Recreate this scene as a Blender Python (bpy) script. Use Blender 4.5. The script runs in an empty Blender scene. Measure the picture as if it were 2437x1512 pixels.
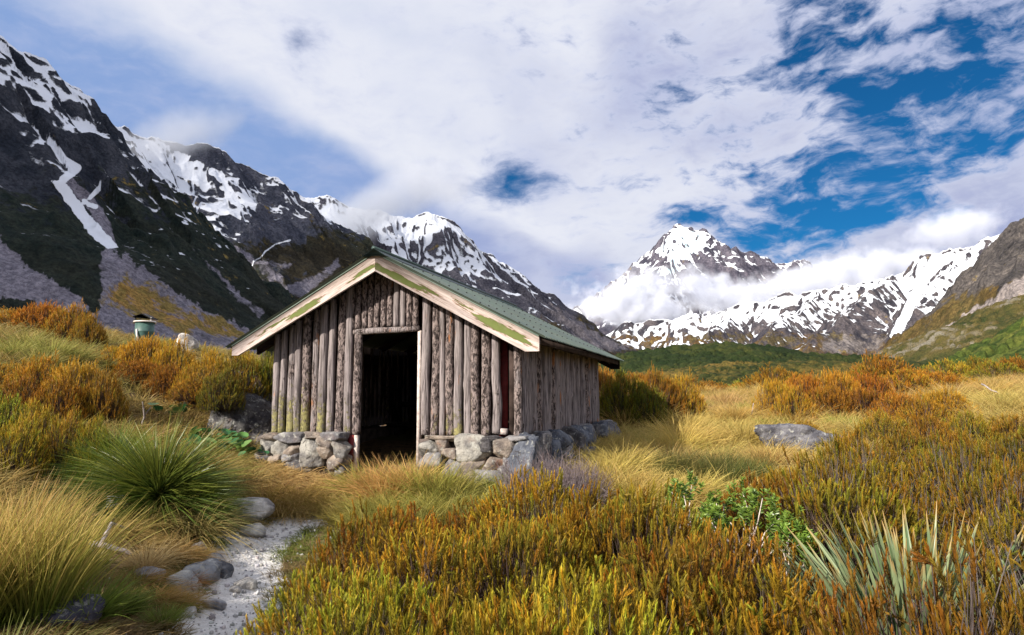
import bpy, math, random
import numpy as np
from mathutils import Matrix, Vector
PI = math.pi
R = math.radians
random.seed(7)
rng = np.random.default_rng(11)
SC = bpy.context.scene
COL = SC.collection

# ------------------------------------------------------------------ camera
F = 1589.0; CX = 1218.5; CY = 756.0          # focal length and centre in photo pixels (2437 wide view)
PITCH = R(6.65); ROLL = R(-0.22); CAMZ = 1.5
cam = bpy.data.cameras.new('camera'); camo = bpy.data.objects.new('camera', cam); COL.objects.link(camo)
cam.sensor_width = 36.0; cam.lens = 36.0 * F / 2437.0
cam.clip_start = 0.05; cam.clip_end = 80000.0
camo.matrix_world = Matrix.Translation((0, 0, CAMZ)) @ Matrix.Rotation(PI / 2 + PITCH, 4, 'X') @ Matrix.Rotation(ROLL, 4, 'Z')
SC.camera = camo

def ray(px, py):
    """direction (x, y forward, z up) seen at a photo pixel, scaled so that y = 1"""
    u, v = px - CX, py - CY
    c, s = math.cos(-ROLL), math.sin(-ROLL)
    u, v = u * c - v * s, u * s + v * c
    x, y, z = u / F, 1.0, -v / F
    c, s = math.cos(PITCH), math.sin(PITCH)
    y, z = y * c - z * s, y * s + z * c
    return np.array([x / y, 1.0, z / y])

def at(px, py, d):
    r = ray(px, py)
    return np.array([r[0] * d, d, CAMZ + r[2] * d])

def topx(P):
    """photo pixel of world points (used to find where a patch lies on the terrain)"""
    x, y, z = P[:, 0], P[:, 1], P[:, 2] - CAMZ
    c, s = math.cos(PITCH), math.sin(PITCH)
    Y = y * c + z * s; Z = -y * s + z * c
    Y = np.maximum(Y, 1e-3)
    u, v = F * x / Y, -F * Z / Y
    c, s = math.cos(ROLL), math.sin(ROLL)
    return CX + u * c - v * s, CY + u * s + v * c

# ------------------------------------------------------------------ node helper
class NT:
    def __init__(self, tree):
        self.t = tree; self.n = tree.nodes; self.l = tree.links
        self.n.clear()
    def node(self, typ, **kw):
        nd = self.n.new(typ)
        for k, v in kw.items(): setattr(nd, k, v)
        return nd
    def put(self, sock, v):
        if isinstance(v, bpy.types.NodeSocket): self.l.new(v, sock)
        elif v is not None:
            try: sock.default_value = v
            except Exception:
                sock.default_value = (*v, 1.0) if len(v) == 3 else v
    def m(self, op, a, b=None, c=None, clamp=False):
        nd = self.node('ShaderNodeMath', operation=op, use_clamp=clamp)
        self.put(nd.inputs[0], a)
        if b is not None: self.put(nd.inputs[1], b)
        if c is not None: self.put(nd.inputs[2], c)
        return nd.outputs[0]
    def vm(self, op, a, b=None, out=0):
        nd = self.node('ShaderNodeVectorMath', operation=op)
        self.put(nd.inputs[0], a)
        if b is not None: self.put(nd.inputs[1], b)
        return nd.outputs[out]
    def step(self, v, lo, hi, a=0.0, b=1.0):
        nd = self.node('ShaderNodeMapRange', interpolation_type='SMOOTHSTEP')
        for i, q in enumerate((v, lo, hi, a, b)): self.put(nd.inputs[i], q)
        return nd.outputs[0]
    def noise(self, vec, scale=5.0, detail=4.0, rough=0.5, dist=0.0, out=0):
        nd = self.node('ShaderNodeTexNoise')
        if vec is not None: self.put(nd.inputs['Vector'], vec)
        nd.inputs['Scale'].default_value = scale; nd.inputs['Detail'].default_value = detail
        nd.inputs['Roughness'].default_value = rough; nd.inputs['Distortion'].default_value = dist
        return nd.outputs[out]
    def voro(self, vec, scale=5.0, feature='F1', out=0):
        nd = self.node('ShaderNodeTexVoronoi', feature=feature)
        if vec is not None: self.put(nd.inputs['Vector'], vec)
        nd.inputs['Scale'].default_value = scale
        return nd.outputs[out]
    def mapping(self, vec, loc=(0, 0, 0), rot=(0, 0, 0), scale=(1, 1, 1), typ='POINT'):
        nd = self.node('ShaderNodeMapping', vector_type=typ)
        self.put(nd.inputs[0], vec)
        nd.inputs[1].default_value = loc; nd.inputs[2].default_value = rot; nd.inputs[3].default_value = scale
        return nd.outputs[0]
    def mix(self, f, a, b, mode='MIX'):
        nd = self.node('ShaderNodeMix', data_type='RGBA', blend_type=mode)
        self.put(nd.inputs[0], f); self.put(nd.inputs[6], a); self.put(nd.inputs[7], b)
        return nd.outputs[2]
    def attr(self, name, out='Color'):
        return self.node('ShaderNodeAttribute', attribute_name=name).outputs[out]
    def bump(self, h, strength=0.5, dist=0.02):
        nd = self.node('ShaderNodeBump'); nd.inputs['Strength'].default_value = strength
        nd.inputs['Distance'].default_value = dist; self.put(nd.inputs['Height'], h)
        return nd.outputs[0]

# ------------------------------------------------------------------ sun, sky, exposure
SUN_TO = Vector((-0.697, -0.717, 0.50)).normalized()
SUN_EL = math.asin(SUN_TO.z); SUN_AZ = math.atan2(SUN_TO.x, SUN_TO.y)
sl = bpy.data.lights.new('sun', 'SUN'); sl.energy = 5.0; sl.angle = R(0.5); sl.color = (1.0, 0.92, 0.81)
so = bpy.data.objects.new('sun', sl); COL.objects.link(so)
so.rotation_euler = SUN_TO.to_track_quat('Z', 'Y').to_euler()
SC.view_settings.view_transform = 'Standard'; SC.view_settings.look = 'None'
SC.view_settings.exposure = 0.75; SC.view_settings.gamma = 1.0
SC.cycles.max_bounces = 8; SC.cycles.volume_bounces = 6; SC.cycles.transparent_max_bounces = 8
SC.cycles.use_denoising = True

def sky_blob(nt, ae, px, py, sx, sy, ang):
    r = ray(px, py); az = math.atan2(r[0], 1.0); el = math.atan2(r[2], math.hypot(r[0], 1.0))
    k = math.cos(az)
    mp = nt.mapping(ae, (az, el, 0), (0, 0, R(ang)), (sx / F * k, sy / F, 1.0), 'TEXTURE')
    d2 = nt.vm('DOT_PRODUCT', mp, mp, out=1)
    return nt.m('EXPONENT', nt.m('MULTIPLY', d2, -1.0))

def build_world():
    w = bpy.data.worlds.new('World'); SC.world = w; w.use_nodes = True
    nt = NT(w.node_tree)
    out = nt.node('ShaderNodeOutputWorld')
    sky = nt.node('ShaderNodeTexSky', sky_type='NISHITA'); sky.sun_disc = False
    sky.sun_elevation = SUN_EL; sky.sun_rotation = SUN_AZ
    sky.air_density = 1.0; sky.dust_density = 0.3; sky.ozone_density = 3.0; sky.altitude = 900
    tc = nt.node('ShaderNodeTexCoord').outputs['Generated']
    sp = nt.node('ShaderNodeSeparateXYZ'); nt.put(sp.inputs[0], tc)
    az = nt.m('ARCTAN2', sp.outputs[0], sp.outputs[1]); el = nt.m('ARCSINE', sp.outputs[2])
    cb = nt.node('ShaderNodeCombineXYZ'); nt.put(cb.inputs[0], az); nt.put(cb.inputs[1], el)
    ae = cb.outputs[0]
    # cloud layer seen from below: plane coordinates of the layer
    zz = nt.m('ADD', nt.m('MAXIMUM', sp.outputs[2], 0.0), 0.22)
    pl = nt.node('ShaderNodeCombineXYZ')
    nt.put(pl.inputs[0], nt.m('DIVIDE', sp.outputs[0], zz)); nt.put(pl.inputs[1], nt.m('DIVIDE', sp.outputs[1], zz))
    P = pl.outputs[0]
    warp = nt.noise(P, 1.3, 3, 0.5, out=1)
    Pw = nt.vm('ADD', P, nt.vm('MULTIPLY', nt.vm('SUBTRACT', warp, (0.5, 0.5, 0.5)), (0.5, 0.5, 0.5)))
    aw = nt.vm('ADD', ae, nt.vm('MULTIPLY', nt.vm('SUBTRACT', nt.noise(ae, 5.0, 4, 0.55, out=1), (0.5, 0.5, 0.5)), (0.10, 0.07, 0.0)))
    aer = nt.mapping(aw, (0, 0, 0), (0, 0, R(-20)), (1.0, 2.2, 1))
    big = nt.noise(aer, 4.5, 4, 0.5)
    med = nt.noise(aer, 11.0, 6, 0.6)
    fine = nt.noise(aer, 26.0, 7, 0.62, 0.3)
    blue = [(1950, 60, 115, 100, 60, 1.05), (2015, 150, 60, 60, 20, .8), (1890, 120, 45, 80, 0, .6), (2150, 360, 460, 140, 22, .72), (1900, 495, 140, 52, 12, .75), (2040, 440, 170, 50, 14, .45), (2330, 90, 200, 90, 30, .4), (2100, 150, 120, 140, 40, .35),
            (2400, 275, 150, 50, 14, .5), (2330, 360, 150, 45, 15, .4), (1235, 428, 95, 50, 5, 1.2),
            (722, 105, 60, 56, -30, .42), (1640, 528, 95, 30, 0, .85), (2240, 487, 24, 14, 0, .9), (2170, 200, 170, 80, 35, .5),
            (2010, 545, 120, 30, 10, .8), (1265, 180, 60, 50, 0, .3), (1830, 562, 180, 24, 5, .6), (1650, 170, 130, 50, 20, .35), (1720, 470, 40, 16, 0, .5)]
    cov = 0.72
    for b in blue:
        g = sky_blob(nt, aw, *b[:5])
        cov = nt.m('MULTIPLY_ADD', g, -0.62 * b[5], cov)
    cov = nt.m('MAXIMUM', cov, nt.step(az, 0.05, 0.35, -0.5, 0.145))
    nz = nt.m('ADD', nt.m('MULTIPLY', nt.m('SUBTRACT', med, 0.5), 1.25), nt.m('MULTIPLY', nt.m('SUBTRACT', fine, 0.5), 0.75))
    nz = nt.m('MULTIPLY_ADD', nt.m('SUBTRACT', big, 0.5), 0.55, nz)
    right = nt.step(az, -0.20, 0.35, 0.55, 1.55)
    nz = nt.m('MULTIPLY', nz, right)
    mask = nt.step(nt.m('ADD', cov, nz), -0.02, 0.62)
    # shade of the cloud layer
    shade = [(350, 270, 560, 115, -26, 1.15), (760, 445, 420, 85, -29, 1.0), (60, 170, 260, 80, -24, .7), (0, 0, 300, 60, -8, -.5), (1080, 585, 330, 70, -28, .75), (1400, 655, 80, 55, -25, .75), (1290, 610, 150, 36, -33, .4),
             (720, 200, 560, 45, -27, -.5), (1110, 440, 260, 30, -30, -.45), (620, 60, 330, 70, -8, -.3),
             (2400, 480, 300, 170, 10, .45), (1700, 130, 260, 90, 15, .42), (2437, 60, 140, 160, 0, .5), (2250, 590, 300, 60, 0, .35), (1500, 60, 200, 70, 20, .35),
             (1500, 230, 120, 100, 0, .3), (0, 30, 260, 50, -10, .3), (1240, 300, 60, 200, 30, .2), (1750, 300, 260, 60, 20, .32), (1370, 110, 60, 110, 25, -.4), (2200, 120, 300, 120, 30, .25), (1700, 520, 120, 40, 0, .2)]
    sh = None
    for b in shade:
        g = nt.m('MULTIPLY', sky_blob(nt, aw, *b[:5]), b[5])
        sh = g if sh is None else nt.m('ADD', sh, g)
    soft = nt.noise(nt.mapping(aw, (3, 7, 0), (0, 0, R(-20)), (1, 1.7, 1)), 5.5, 5, 0.55)
    sh = nt.m('ADD', sh, nt.m('MULTIPLY', nt.m('SUBTRACT', soft, 0.5), 0.9))
    sh = nt.m('ADD', sh, nt.m('MULTIPLY', nt.m('MULTIPLY', nt.m('SUBTRACT', med, 0.5), 0.7), right))
    sh = nt.m('ADD', sh, nt.m('MULTIPLY', nt.m('MULTIPLY', nt.m('SUBTRACT', fine, 0.5), 0.35), right))
    sh = nt.step(sh, -0.22, 1.0)
    warm = nt.mix(nt.step(az, -0.35, 0.10), (0.27, 0.41, 0.74, 1), (0.42, 0.47, 0.72, 1))
    ccol = nt.mix(sh, (0.86, 0.885, 0.98, 1), warm)
    thin = nt.step(nt.m('ADD', cov, nz), 0.15, 0.85)
    ccol = nt.mix(thin, (0.56, 0.62, 0.86, 1), ccol)
    skyc = nt.mix(1.0, sky.outputs[0], (0.06, 0.37, 0.57, 1), 'MULTIPLY')
    b1 = nt.node('ShaderNodeBackground'); nt.put(b1.inputs[0], skyc); b1.inputs[1].default_value = 0.08
    b2 = nt.node('ShaderNodeBackground'); nt.put(b2.inputs[0], ccol); b2.inputs[1].default_value = 0.56
    mx = nt.node('ShaderNodeMixShader'); nt.put(mx.inputs[0], mask)
    nt.l.new(b1.outputs[0], mx.inputs[1]); nt.l.new(b2.outputs[0], mx.inputs[2])
    nt.l.new(mx.outputs[0], out.inputs[0])
build_world()

# ------------------------------------------------------------------ mesh helpers
def new_obj(name, me, parent=None):
    o = bpy.data.objects.new(name, me); COL.objects.link(o)
    if parent is not None: o.parent = parent
    return o

def mk_mesh(name, V, quads=None, tris=None, mat=None, col=None, attrs=None, smooth=False, mats=None, midx=None):
    V = np.asarray(V, dtype=np.float32).reshape(-1, 3)
    nq = 0 if quads is None else len(quads); nt_ = 0 if tris is None else len(tris)
    me = bpy.data.meshes.new(name)
    me.vertices.add(len(V)); me.vertices.foreach_set('co', V.ravel())
    idx = []
    if nq: idx.append(np.asarray(quads, np.int32).ravel())
    if nt_: idx.append(np.asarray(tris, np.int32).ravel())
    idx = np.concatenate(idx)
    me.loops.add(len(idx)); me.loops.foreach_set('vertex_index', idx)
    me.polygons.add(nq + nt_)
    st = np.concatenate([np.arange(nq) * 4, nq * 4 + np.arange(nt_) * 3]).astype(np.int32)
    me.polygons.foreach_set('loop_start', st)
    if smooth: me.polygons.foreach_set('use_smooth', np.ones(nq + nt_, dtype=bool))
    me.update(calc_edges=True)
    if col is not None:
        c = np.ones((len(V), 4), np.float32); c[:, :3] = np.asarray(col, np.float32)[:, :3]
        a = me.attributes.new('Col', 'FLOAT_COLOR', 'POINT'); a.data.foreach_set('color', c.ravel())
    for k, v in (attrs or {}).items():
        a = me.attributes.new(k, 'FLOAT', 'POINT'); a.data.foreach_set('value', np.asarray(v, np.float32))
    if mat is not None: me.materials.append(mat)
    for m_ in (mats or ()): me.materials.append(m_)
    if midx is not None: me.polygons.foreach_set('material_index', np.asarray(midx, np.int32))
    me.validate()
    return me

def tag(o, label=None, cat=None, group=None, kind=None):
    if label: o['label'] = label
    if cat: o['category'] = cat
    if group: o['group'] = group
    if kind: o['kind'] = kind
    return o

def empty(name, loc, rz=0.0):
    o = bpy.data.objects.new(name, None); COL.objects.link(o)
    o.location = loc; o.rotation_euler = (0, 0, rz); o.empty_display_size = 0.2
    return o

class MB:
    """collects boxes, tubes and prisms into one mesh"""
    def __init__(s): s.V = []; s.Q = []; s.T = []; s.n = 0
    def add(s, V, quads=(), tris=()):
        V = np.asarray(V, float).reshape(-1, 3)
        for q in quads: s.Q.append([i + s.n for i in q])
        for t in tris: s.T.append([i + s.n for i in t])
        s.V.append(V); s.n += len(V)
    def box(s, lo, hi, rot=None, piv=None):
        x0, y0, z0 = lo; x1, y1, z1 = hi
        V = np.array([(x0, y0, z0), (x1, y0, z0), (x1, y1, z0), (x0, y1, z0), (x0, y0, z1), (x1, y0, z1), (x1, y1, z1), (x0, y1, z1)], float)
        if rot is not None:
            p = np.array(piv if piv is not None else V.mean(0)); V = (V - p) @ np.array(rot.to_3x3()).T + p
        s.add(V, [(0, 3, 2, 1), (4, 5, 6, 7), (0, 1, 5, 4), (1, 2, 6, 5), (2, 3, 7, 6), (3, 0, 4, 7)])
    def prism(s, pts, y0, y1):
        """polygon in x-z extruded along y"""
        n = len(pts)
        V = [(x, y0, z) for x, z in pts] + [(x, y1, z) for x, z in pts]
        q = [(i, (i + 1) % n, n + (i + 1) % n, n + i) for i in range(n)]
        s.add(V, q)
        base = s.n - 2 * n
        for i in range(1, n - 1):
            s.T.append([base, base + i, base + i + 1]); s.T.append([base + n, base + n + i + 1, base + n + i])
    def tube(s, pts, rad, sides=6, cap=True):
        pts = np.asarray(pts, float); n = len(pts)
        rad = np.broadcast_to(np.asarray(rad, float), (n,))
        tg = np.gradient(pts, axis=0); tg /= np.linalg.norm(tg, axis=1)[:, None] + 1e-9
        up = np.array([0, 0, 1.0]) if abs(tg[0, 2]) < .9 else np.array([1.0, 0, 0])
        a = np.cross(tg, up); a /= np.linalg.norm(a, axis=1)[:, None] + 1e-9
        b = np.cross(tg, a)
        th = np.linspace(0, 2 * PI, sides, endpoint=False)
        V = pts[:, None, :] + rad[:, None, None] * (np.cos(th)[None, :, None] * a[:, None, :] + np.sin(th)[None, :, None] * b[:, None, :])
        q = []
        for i in range(n - 1):
            for j in range(sides):
                k = (j + 1) % sides
                q.append((i * sides + j, i * sides + k, (i + 1) * sides + k, (i + 1) * sides + j))
        t = []
        if cap:
            for j in range(1, sides - 1):
                t.append((0, j + 1, j)); m_ = (n - 1) * sides; t.append((m_, m_ + j, m_ + j + 1))
        s.add(V.reshape(-1, 3), q, t)
    def build(s, name, mat, parent=None, smooth=False, col=None):
        me = mk_mesh(name, np.concatenate(s.V), s.Q if s.Q else None, s.T if s.T else None, mat, smooth=smooth, col=col)
        return new_obj(name, me, parent)

# ------------------------------------------------------------------ noise
def _hash(ix, iy, seed):
    h = (ix.astype(np.int64) * 374761393 + iy.astype(np.int64) * 668265263 + seed * 1442695041) & 0xFFFFFFFF
    h = ((h ^ (h >> 13)) * 1274126177) & 0xFFFFFFFF
    h = ((h ^ (h >> 16)) * 2246822519) & 0xFFFFFFFF
    return ((h ^ (h >> 15)) & 0xFFFFFF) / float(0x1000000)

def pn(x, y, seed=0):
    x = np.asarray(x, float); y = np.asarray(y, float)
    ix, iy = np.floor(x), np.floor(y); fx, fy = x - ix, y - iy
    u = fx * fx * fx * (fx * (fx * 6 - 15) + 10); v = fy * fy * fy * (fy * (fy * 6 - 15) + 10)
    def g(a, b):
        t = _hash(ix + a, iy + b, seed) * 2 * PI
        return np.cos(t) * (fx - a) + np.sin(t) * (fy - b)
    n0 = g(0, 0) * (1 - u) + g(1, 0) * u; n1 = g(0, 1) * (1 - u) + g(1, 1) * u
    return (n0 * (1 - v) + n1 * v) * 1.5

def fbm(x, y, o=5, seed=0, gain=.5, lac=2.03):
    s = 0; a = 1.0; t = 0
    for i in range(o):
        s = s + a * pn(x, y, seed + i * 17); t += a; a *= gain; x = x * lac + 3.1; y = y * lac - 1.7
    return s / t

def ridged(x, y, o=5, seed=0, gain=.5, lac=2.07):
    s = 0; a = 1.0; t = 0; w = 1.0
    for i in range(o):
        n = 1 - np.abs(pn(x, y, seed + i * 13)); n = n * n * w
        s = s + a * n; t += a; w = np.clip(n * 1.6, 0, 1); a *= gain; x = x * lac + 5.2; y = y * lac + 1.3
    return s / t

def smooth01(v, a, b):
    t = np.clip((v - a) / (b - a), 0, 1); return t * t * (3 - 2 * t)

def in_poly(px, py, poly):
    """signed distance (negative inside) to a polygon"""
    P = np.array(poly, float); d = np.full(px.shape, 1e9); ins = np.zeros(px.shape, bool)
    n = len(P)
    for i in range(n):
        a, b = P[i], P[(i + 1) % n]
        e = b - a; wx, wy = px - a[0], py - a[1]
        t = np.clip((wx * e[0] + wy * e[1]) / (e @ e), 0, 1)
        d = np.minimum(d, np.hypot(wx - e[0] * t, wy - e[1] * t))
        c = ((a[1] <= py) != (b[1] <= py)) & (px < (b[0] - a[0]) * (py - a[1]) / (b[1] - a[1] + 1e-12) + a[0])
        ins ^= c
    return np.where(ins, -d, d)

def line_dist(px, py, pts):
    d = np.full(np.shape(px), 1e9)
    for a, b in zip(pts[:-1], pts[1:]):
        a = np.array(a, float); b = np.array(b, float); e = b - a
        wx, wy = px - a[0], py - a[1]
        t = np.clip((wx * e[0] + wy * e[1]) / (e @ e), 0, 1)
        d = np.minimum(d, np.hypot(wx - e[0] * t, wy - e[1] * t))
    return d
# ------------------------------------------------------------------ materials
def material(name):
    m = bpy.data.materials.new(name); m.use_nodes = True
    nt = NT(m.node_tree)
    out = nt.node('ShaderNodeOutputMaterial')
    return m, nt, out

def principled(nt, out, col, rough=0.8, spec=0.3, normal=None, link=True):
    p = nt.node('ShaderNodeBsdfPrincipled')
    nt.put(p.inputs['Base Color'], col); nt.put(p.inputs['Roughness'], rough)
    nt.put(p.inputs['Specular IOR Level'], spec)
    if normal is not None: nt.put(p.inputs['Normal'], normal)
    if link: nt.l.new(p.outputs[0], out.inputs[0])
    return p

def plant_mat(name, rough=0.55, trans=0.3, spec=0.25, var=0.25):
    """leaf colour is the mesh colour tinted by the object's own colour"""
    m, nt, out = material(name)
    oi = nt.node('ShaderNodeObjectInfo')
    c = nt.mix(1.0, nt.attr('Col'), oi.outputs['Color'], 'MULTIPLY')
    hs = nt.node('ShaderNodeHueSaturation')
    nt.put(hs.inputs['Hue'], nt.m('MULTIPLY_ADD', oi.outputs['Random'], 0.03, 0.485))
    nt.put(hs.inputs['Value'], nt.m('MULTIPLY_ADD', oi.outputs['Random'], var, 1 - var / 2))
    nt.put(hs.inputs['Color'], c)
    p = principled(nt, out, hs.outputs[0], rough, spec, link=False)
    tr = nt.node('ShaderNodeBsdfTranslucent'); nt.put(tr.inputs[0], hs.outputs[0])
    mx = nt.node('ShaderNodeMixShader'); mx.inputs[0].default_value = trans
    nt.l.new(p.outputs[0], mx.inputs[1]); nt.l.new(tr.outputs[0], mx.inputs[2]); nt.l.new(mx.outputs[0], out.inputs[0])
    return m

M = {}
M['leaf'] = plant_mat('heath_foliage')
M['grass'] = plant_mat('grass_blades', 0.5, 0.45, 0.3)
M['broad'] = plant_mat('broad_leaves', 0.38, 0.2, 0.45)

def simple(name, col, rough=0.8, spec=0.3, nscale=8.0, amt=0.35, bump=0.0, bscale=30.0):
    m, nt, out = material(name)
    o = nt.node('ShaderNodeTexCoord').outputs['Object']
    n = nt.noise(o, nscale, 6, 0.6)
    a = tuple(c * (1 - amt) for c in col); b = tuple(min(1, c * (1 + amt)) for c in col)
    c = nt.mix(nt.step(n, 0.3, 0.7), (*a, 1), (*b, 1))
    nrm = nt.bump(nt.noise(o, bscale, 5, 0.6), bump, 0.01) if bump else None
    principled(nt, out, c, rough, spec, nrm)
    return m

def rock_mat(name):
    """rock: object colour, pale lichen, rusty and dark patches, fine grain"""
    m, nt, out = material(name)
    oi = nt.node('ShaderNodeObjectInfo')
    o = nt.vm('ADD', nt.node('ShaderNodeTexCoord').outputs['Object'], nt.vm('MULTIPLY', oi.outputs['Location'], (1.7, 2.3, 3.1)))
    n1 = nt.noise(o, 5, 8, 0.65); n2 = nt.noise(o, 14, 6, 0.6, 0.6); n3 = nt.noise(o, 2.3, 5, 0.6)
    base = oi.outputs['Color']
    dark = nt.mix(1.0, base, (0.42, 0.42, 0.46, 1), 'MULTIPLY'); lite = nt.mix(1.0, base, (1.35, 1.33, 1.28, 1), 'MULTIPLY')
    c = nt.mix(nt.step(n1, 0.32, 0.66), dark, lite)
    c = nt.mix(nt.step(n2, 0.56, 0.66, 0, .7), c, (0.44, 0.44, 0.40, 1))
    c = nt.mix(nt.m('MULTIPLY', nt.step(n3, 0.58, 0.70), oi.outputs['Alpha']), c, (0.26, 0.115, 0.06, 1))
    c = nt.mix(nt.step(nt.noise(o, 9, 4, 0.6, 1.0), 0.60, 0.72, 0, .8), c, (0.045, 0.04, 0.04, 1))
    h = nt.m('ADD', nt.noise(o, 18, 8, 0.7), nt.m('MULTIPLY', nt.voro(o, 9), 0.3))
    principled(nt, out, c, 0.9, 0.2, nt.bump(h, 0.9, 0.05))
    return m
M['rock'] = rock_mat('lichen_rock')

def terrain_mat(name, rock_a, rock_b, grass_a, grass_b, scree, nscale, snowc=(0.74, 0.77, 0.83), ice=None):
    """mountain: snow, scree and scrub masks are terrain attributes, broken up by noise"""
    m, nt, out = material(name)
    P = nt.node('ShaderNodeNewGeometry').outputs['Position']
    n1 = nt.noise(P, nscale, 8, 0.65); n2 = nt.noise(P, nscale * 4.1, 6, 0.65); n3 = nt.noise(P, nscale * 0.35, 5, 0.6)
    st = nt.noise(nt.mapping(P, scale=(1, 1, 0.55)), nscale * 2.2, 8, 0.72)
    rock = nt.mix(nt.step(nt.m('MULTIPLY_ADD', st, 0.5, nt.m('MULTIPLY', n1, 0.5)), 0.38, 0.62), (*rock_a, 1), (*rock_b, 1))
    gr = nt.mix(nt.step(n2, 0.35, 0.65), (*grass_a, 1), (*grass_b, 1))
    gr = nt.mix(nt.step(n3, 0.42, 0.62, 0, .6), gr, (grass_a[0] * 1.6, grass_a[1] * .9, grass_a[2] * .7, 1))
    rock = nt.mix(nt.step(nt.noise(P, nscale * 9, 6, 0.7, 1.2), .52, .62, 0, .55), rock, tuple(k * .5 for k in rock_a) + (1,))
    j = nt.m('ADD', nt.m('MULTIPLY', nt.m('SUBTRACT', n1, 0.5), 0.9), nt.m('MULTIPLY', nt.m('SUBTRACT', n2, 0.5), 0.8))
    c = nt.mix(nt.step(nt.m('ADD', nt.attr('veg', 'Fac'), j), 0.42, 0.58), rock, gr)
    sc = nt.mix(nt.step(n2, 0.3, 0.7), tuple(k * .8 for k in scree) + (1,), tuple(k * 1.15 for k in scree) + (1,))
    sc = nt.mix(nt.step(n3, .40, .62, 0, .45), sc, tuple(k * .55 for k in scree) + (1,))
    sc = nt.mix(nt.step(nt.m('MULTIPLY_ADD', n1, .5, nt.m('MULTIPLY', n2, .5)), .56, .66, 0, .6), sc, (*grass_b, 1))
    c = nt.mix(nt.step(nt.m('MULTIPLY_ADD', j, 1.15, nt.attr('scree', 'Fac')), 0.34, 0.62), c, sc)
    gold = nt.mix(nt.step(n2, .4, .6), (0.42, 0.25, 0.07, 1), (0.26, 0.19, 0.06, 1))
    c = nt.mix(nt.step(nt.m('MULTIPLY_ADD', j, 2.6, nt.attr('gold', 'Fac')), 0.36, 0.70), c, gold)
    jj = nt.m('MULTIPLY_ADD', nt.m('SUBTRACT', st, 0.5), 0.55, nt.m('MULTIPLY', j, 0.22))
    nf = nt.noise(P, nscale * 15, 6, 0.75)
    dirt = nt.step(nf, .34, .66); c = nt.mix(1.0, c, nt.mix(dirt, (.55, .55, .58, 1), (1.4, 1.38, 1.32, 1)), 'MULTIPLY')
    c = nt.mix(nt.step(nt.noise(P, nscale * 28, 3, .6), .60, .66, 0, .5), c, (*grass_a, 1))
    jj = nt.m('MULTIPLY_ADD', nt.m('SUBTRACT', nf, 0.5), 0.55, jj)
    sm = nt.step(nt.m('ADD', nt.attr('snow', 'Fac'), jj), 0.43, 0.57)
    sn = (*snowc, 1)
    if ice: sn = nt.mix(nt.step(nt.m('MULTIPLY_ADD', j, .6, nt.attr('ice', 'Fac')), .4, .7), sn, (*ice, 1))
    c = nt.mix(sm, c, sn)
    h = nt.m('MULTIPLY', nt.m('ADD', n1, nt.m('MULTIPLY', st, 0.8)), nt.m('SUBTRACT', 1.0, nt.m('MULTIPLY', sm, 0.9)))
    principled(nt, out, c, 0.95, 0.1, nt.bump(h, 0.8, 0.35 / nscale))
    return m
# ------------------------------------------------------------------ ground height
def gx(px, d): return (px - 1218.5) / 1589.0 * d
_cp = [(0, 0, 0), (-1, 2, 0), (2, 2, 0), (0, -6, 0), (-6, -6, .2), (6, -6, 0), (-12, 0, 1.2), (12, 0, .2), (4, 3.5, .02), (8, 5, .2),
       (-1.84, 4.2, 0.0), (-2.24, 5.9, .05), (-2.8, 7.7, .13), (-2.0, 7.9, .20), (-.9, 6.5, .10), (0.2, 5.7, .05), (-.2, 4.2, 0), (1.2, 6.6, .15),
       (-3.45, 9.3, .57), (-1.65, 8.75, .50), (.05, 8.2, .40), (1.7, 13.0, .66), (-3.0, 8.6, .42), (-3.4, 12, .9), (0, 11, .6), (-1, 15, 1.0),
       (gx(1600, 16), 16, .92), (gx(1700, 25), 25, 1.25), (gx(1880, 11.3), 11.3, .55), (gx(2200, 14), 14, .98), (gx(2437, 15), 15, 1.45), (gx(2300, 28), 28, 1.75),
       (gx(1500, 20), 20, .98), (gx(1600, 40), 40, 1.1), (gx(2000, 40), 40, 1.15), (gx(2200, 20), 20, 1.4), (gx(1900, 20), 20, 1.15), (gx(2000, 8.5), 8.5, .18), (gx(2437, 8), 8, .35), (gx(1700, 8.0), 8.0, .22), (gx(2437, 5), 5, .12),
       (gx(100, 4), 4, .28), (gx(0, 3), 3, .22), (gx(370, 6.6), 6.6, .50), (gx(430, 6.4), 6.2, .22), (gx(300, 4.6), 4.6, .16), (gx(150, 9), 9, 1.15), (gx(60, 7), 7, .78),
       (gx(110, 12), 12, 2.1), (gx(100, 16), 16, 2.95), (gx(340, 30), 30, 4.0), (gx(360, 13), 13, 1.75), (gx(560, 11), 11, .95), (gx(560, 20), 20, 1.9), (gx(445, 30), 30, 3.6),
       (gx(480, 8.6), 8.6, .72), (-20, 14, 4.2), (-25, 25, 5.2), (-14, 6, 1.8)]
for a_ in np.linspace(0, 2 * PI, 14, endpoint=False):
    _cp.append((60 * math.sin(a_), 60 * math.cos(a_), 4.5 if math.sin(a_) < -.35 else 1.0))
_cp = np.array(_cp, float)
def _tps(r): return np.where(r > 1e-9, r * r * np.log(np.maximum(r, 1e-9)), 0)
def _fit():
    n = len(_cp); d = np.hypot(_cp[:, None, 0] - _cp[None, :, 0], _cp[:, None, 1] - _cp[None, :, 1])
    A = np.zeros((n + 3, n + 3)); A[:n, :n] = _tps(d) + np.eye(n) * 0.6
    A[:n, n] = 1; A[:n, n + 1:n + 3] = _cp[:, :2]; A[n, :n] = 1; A[n + 1:n + 3, :n] = _cp[:, :2].T
    return np.linalg.solve(A, np.concatenate([_cp[:, 2], [0, 0, 0]]))
_w = _fit()
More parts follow.
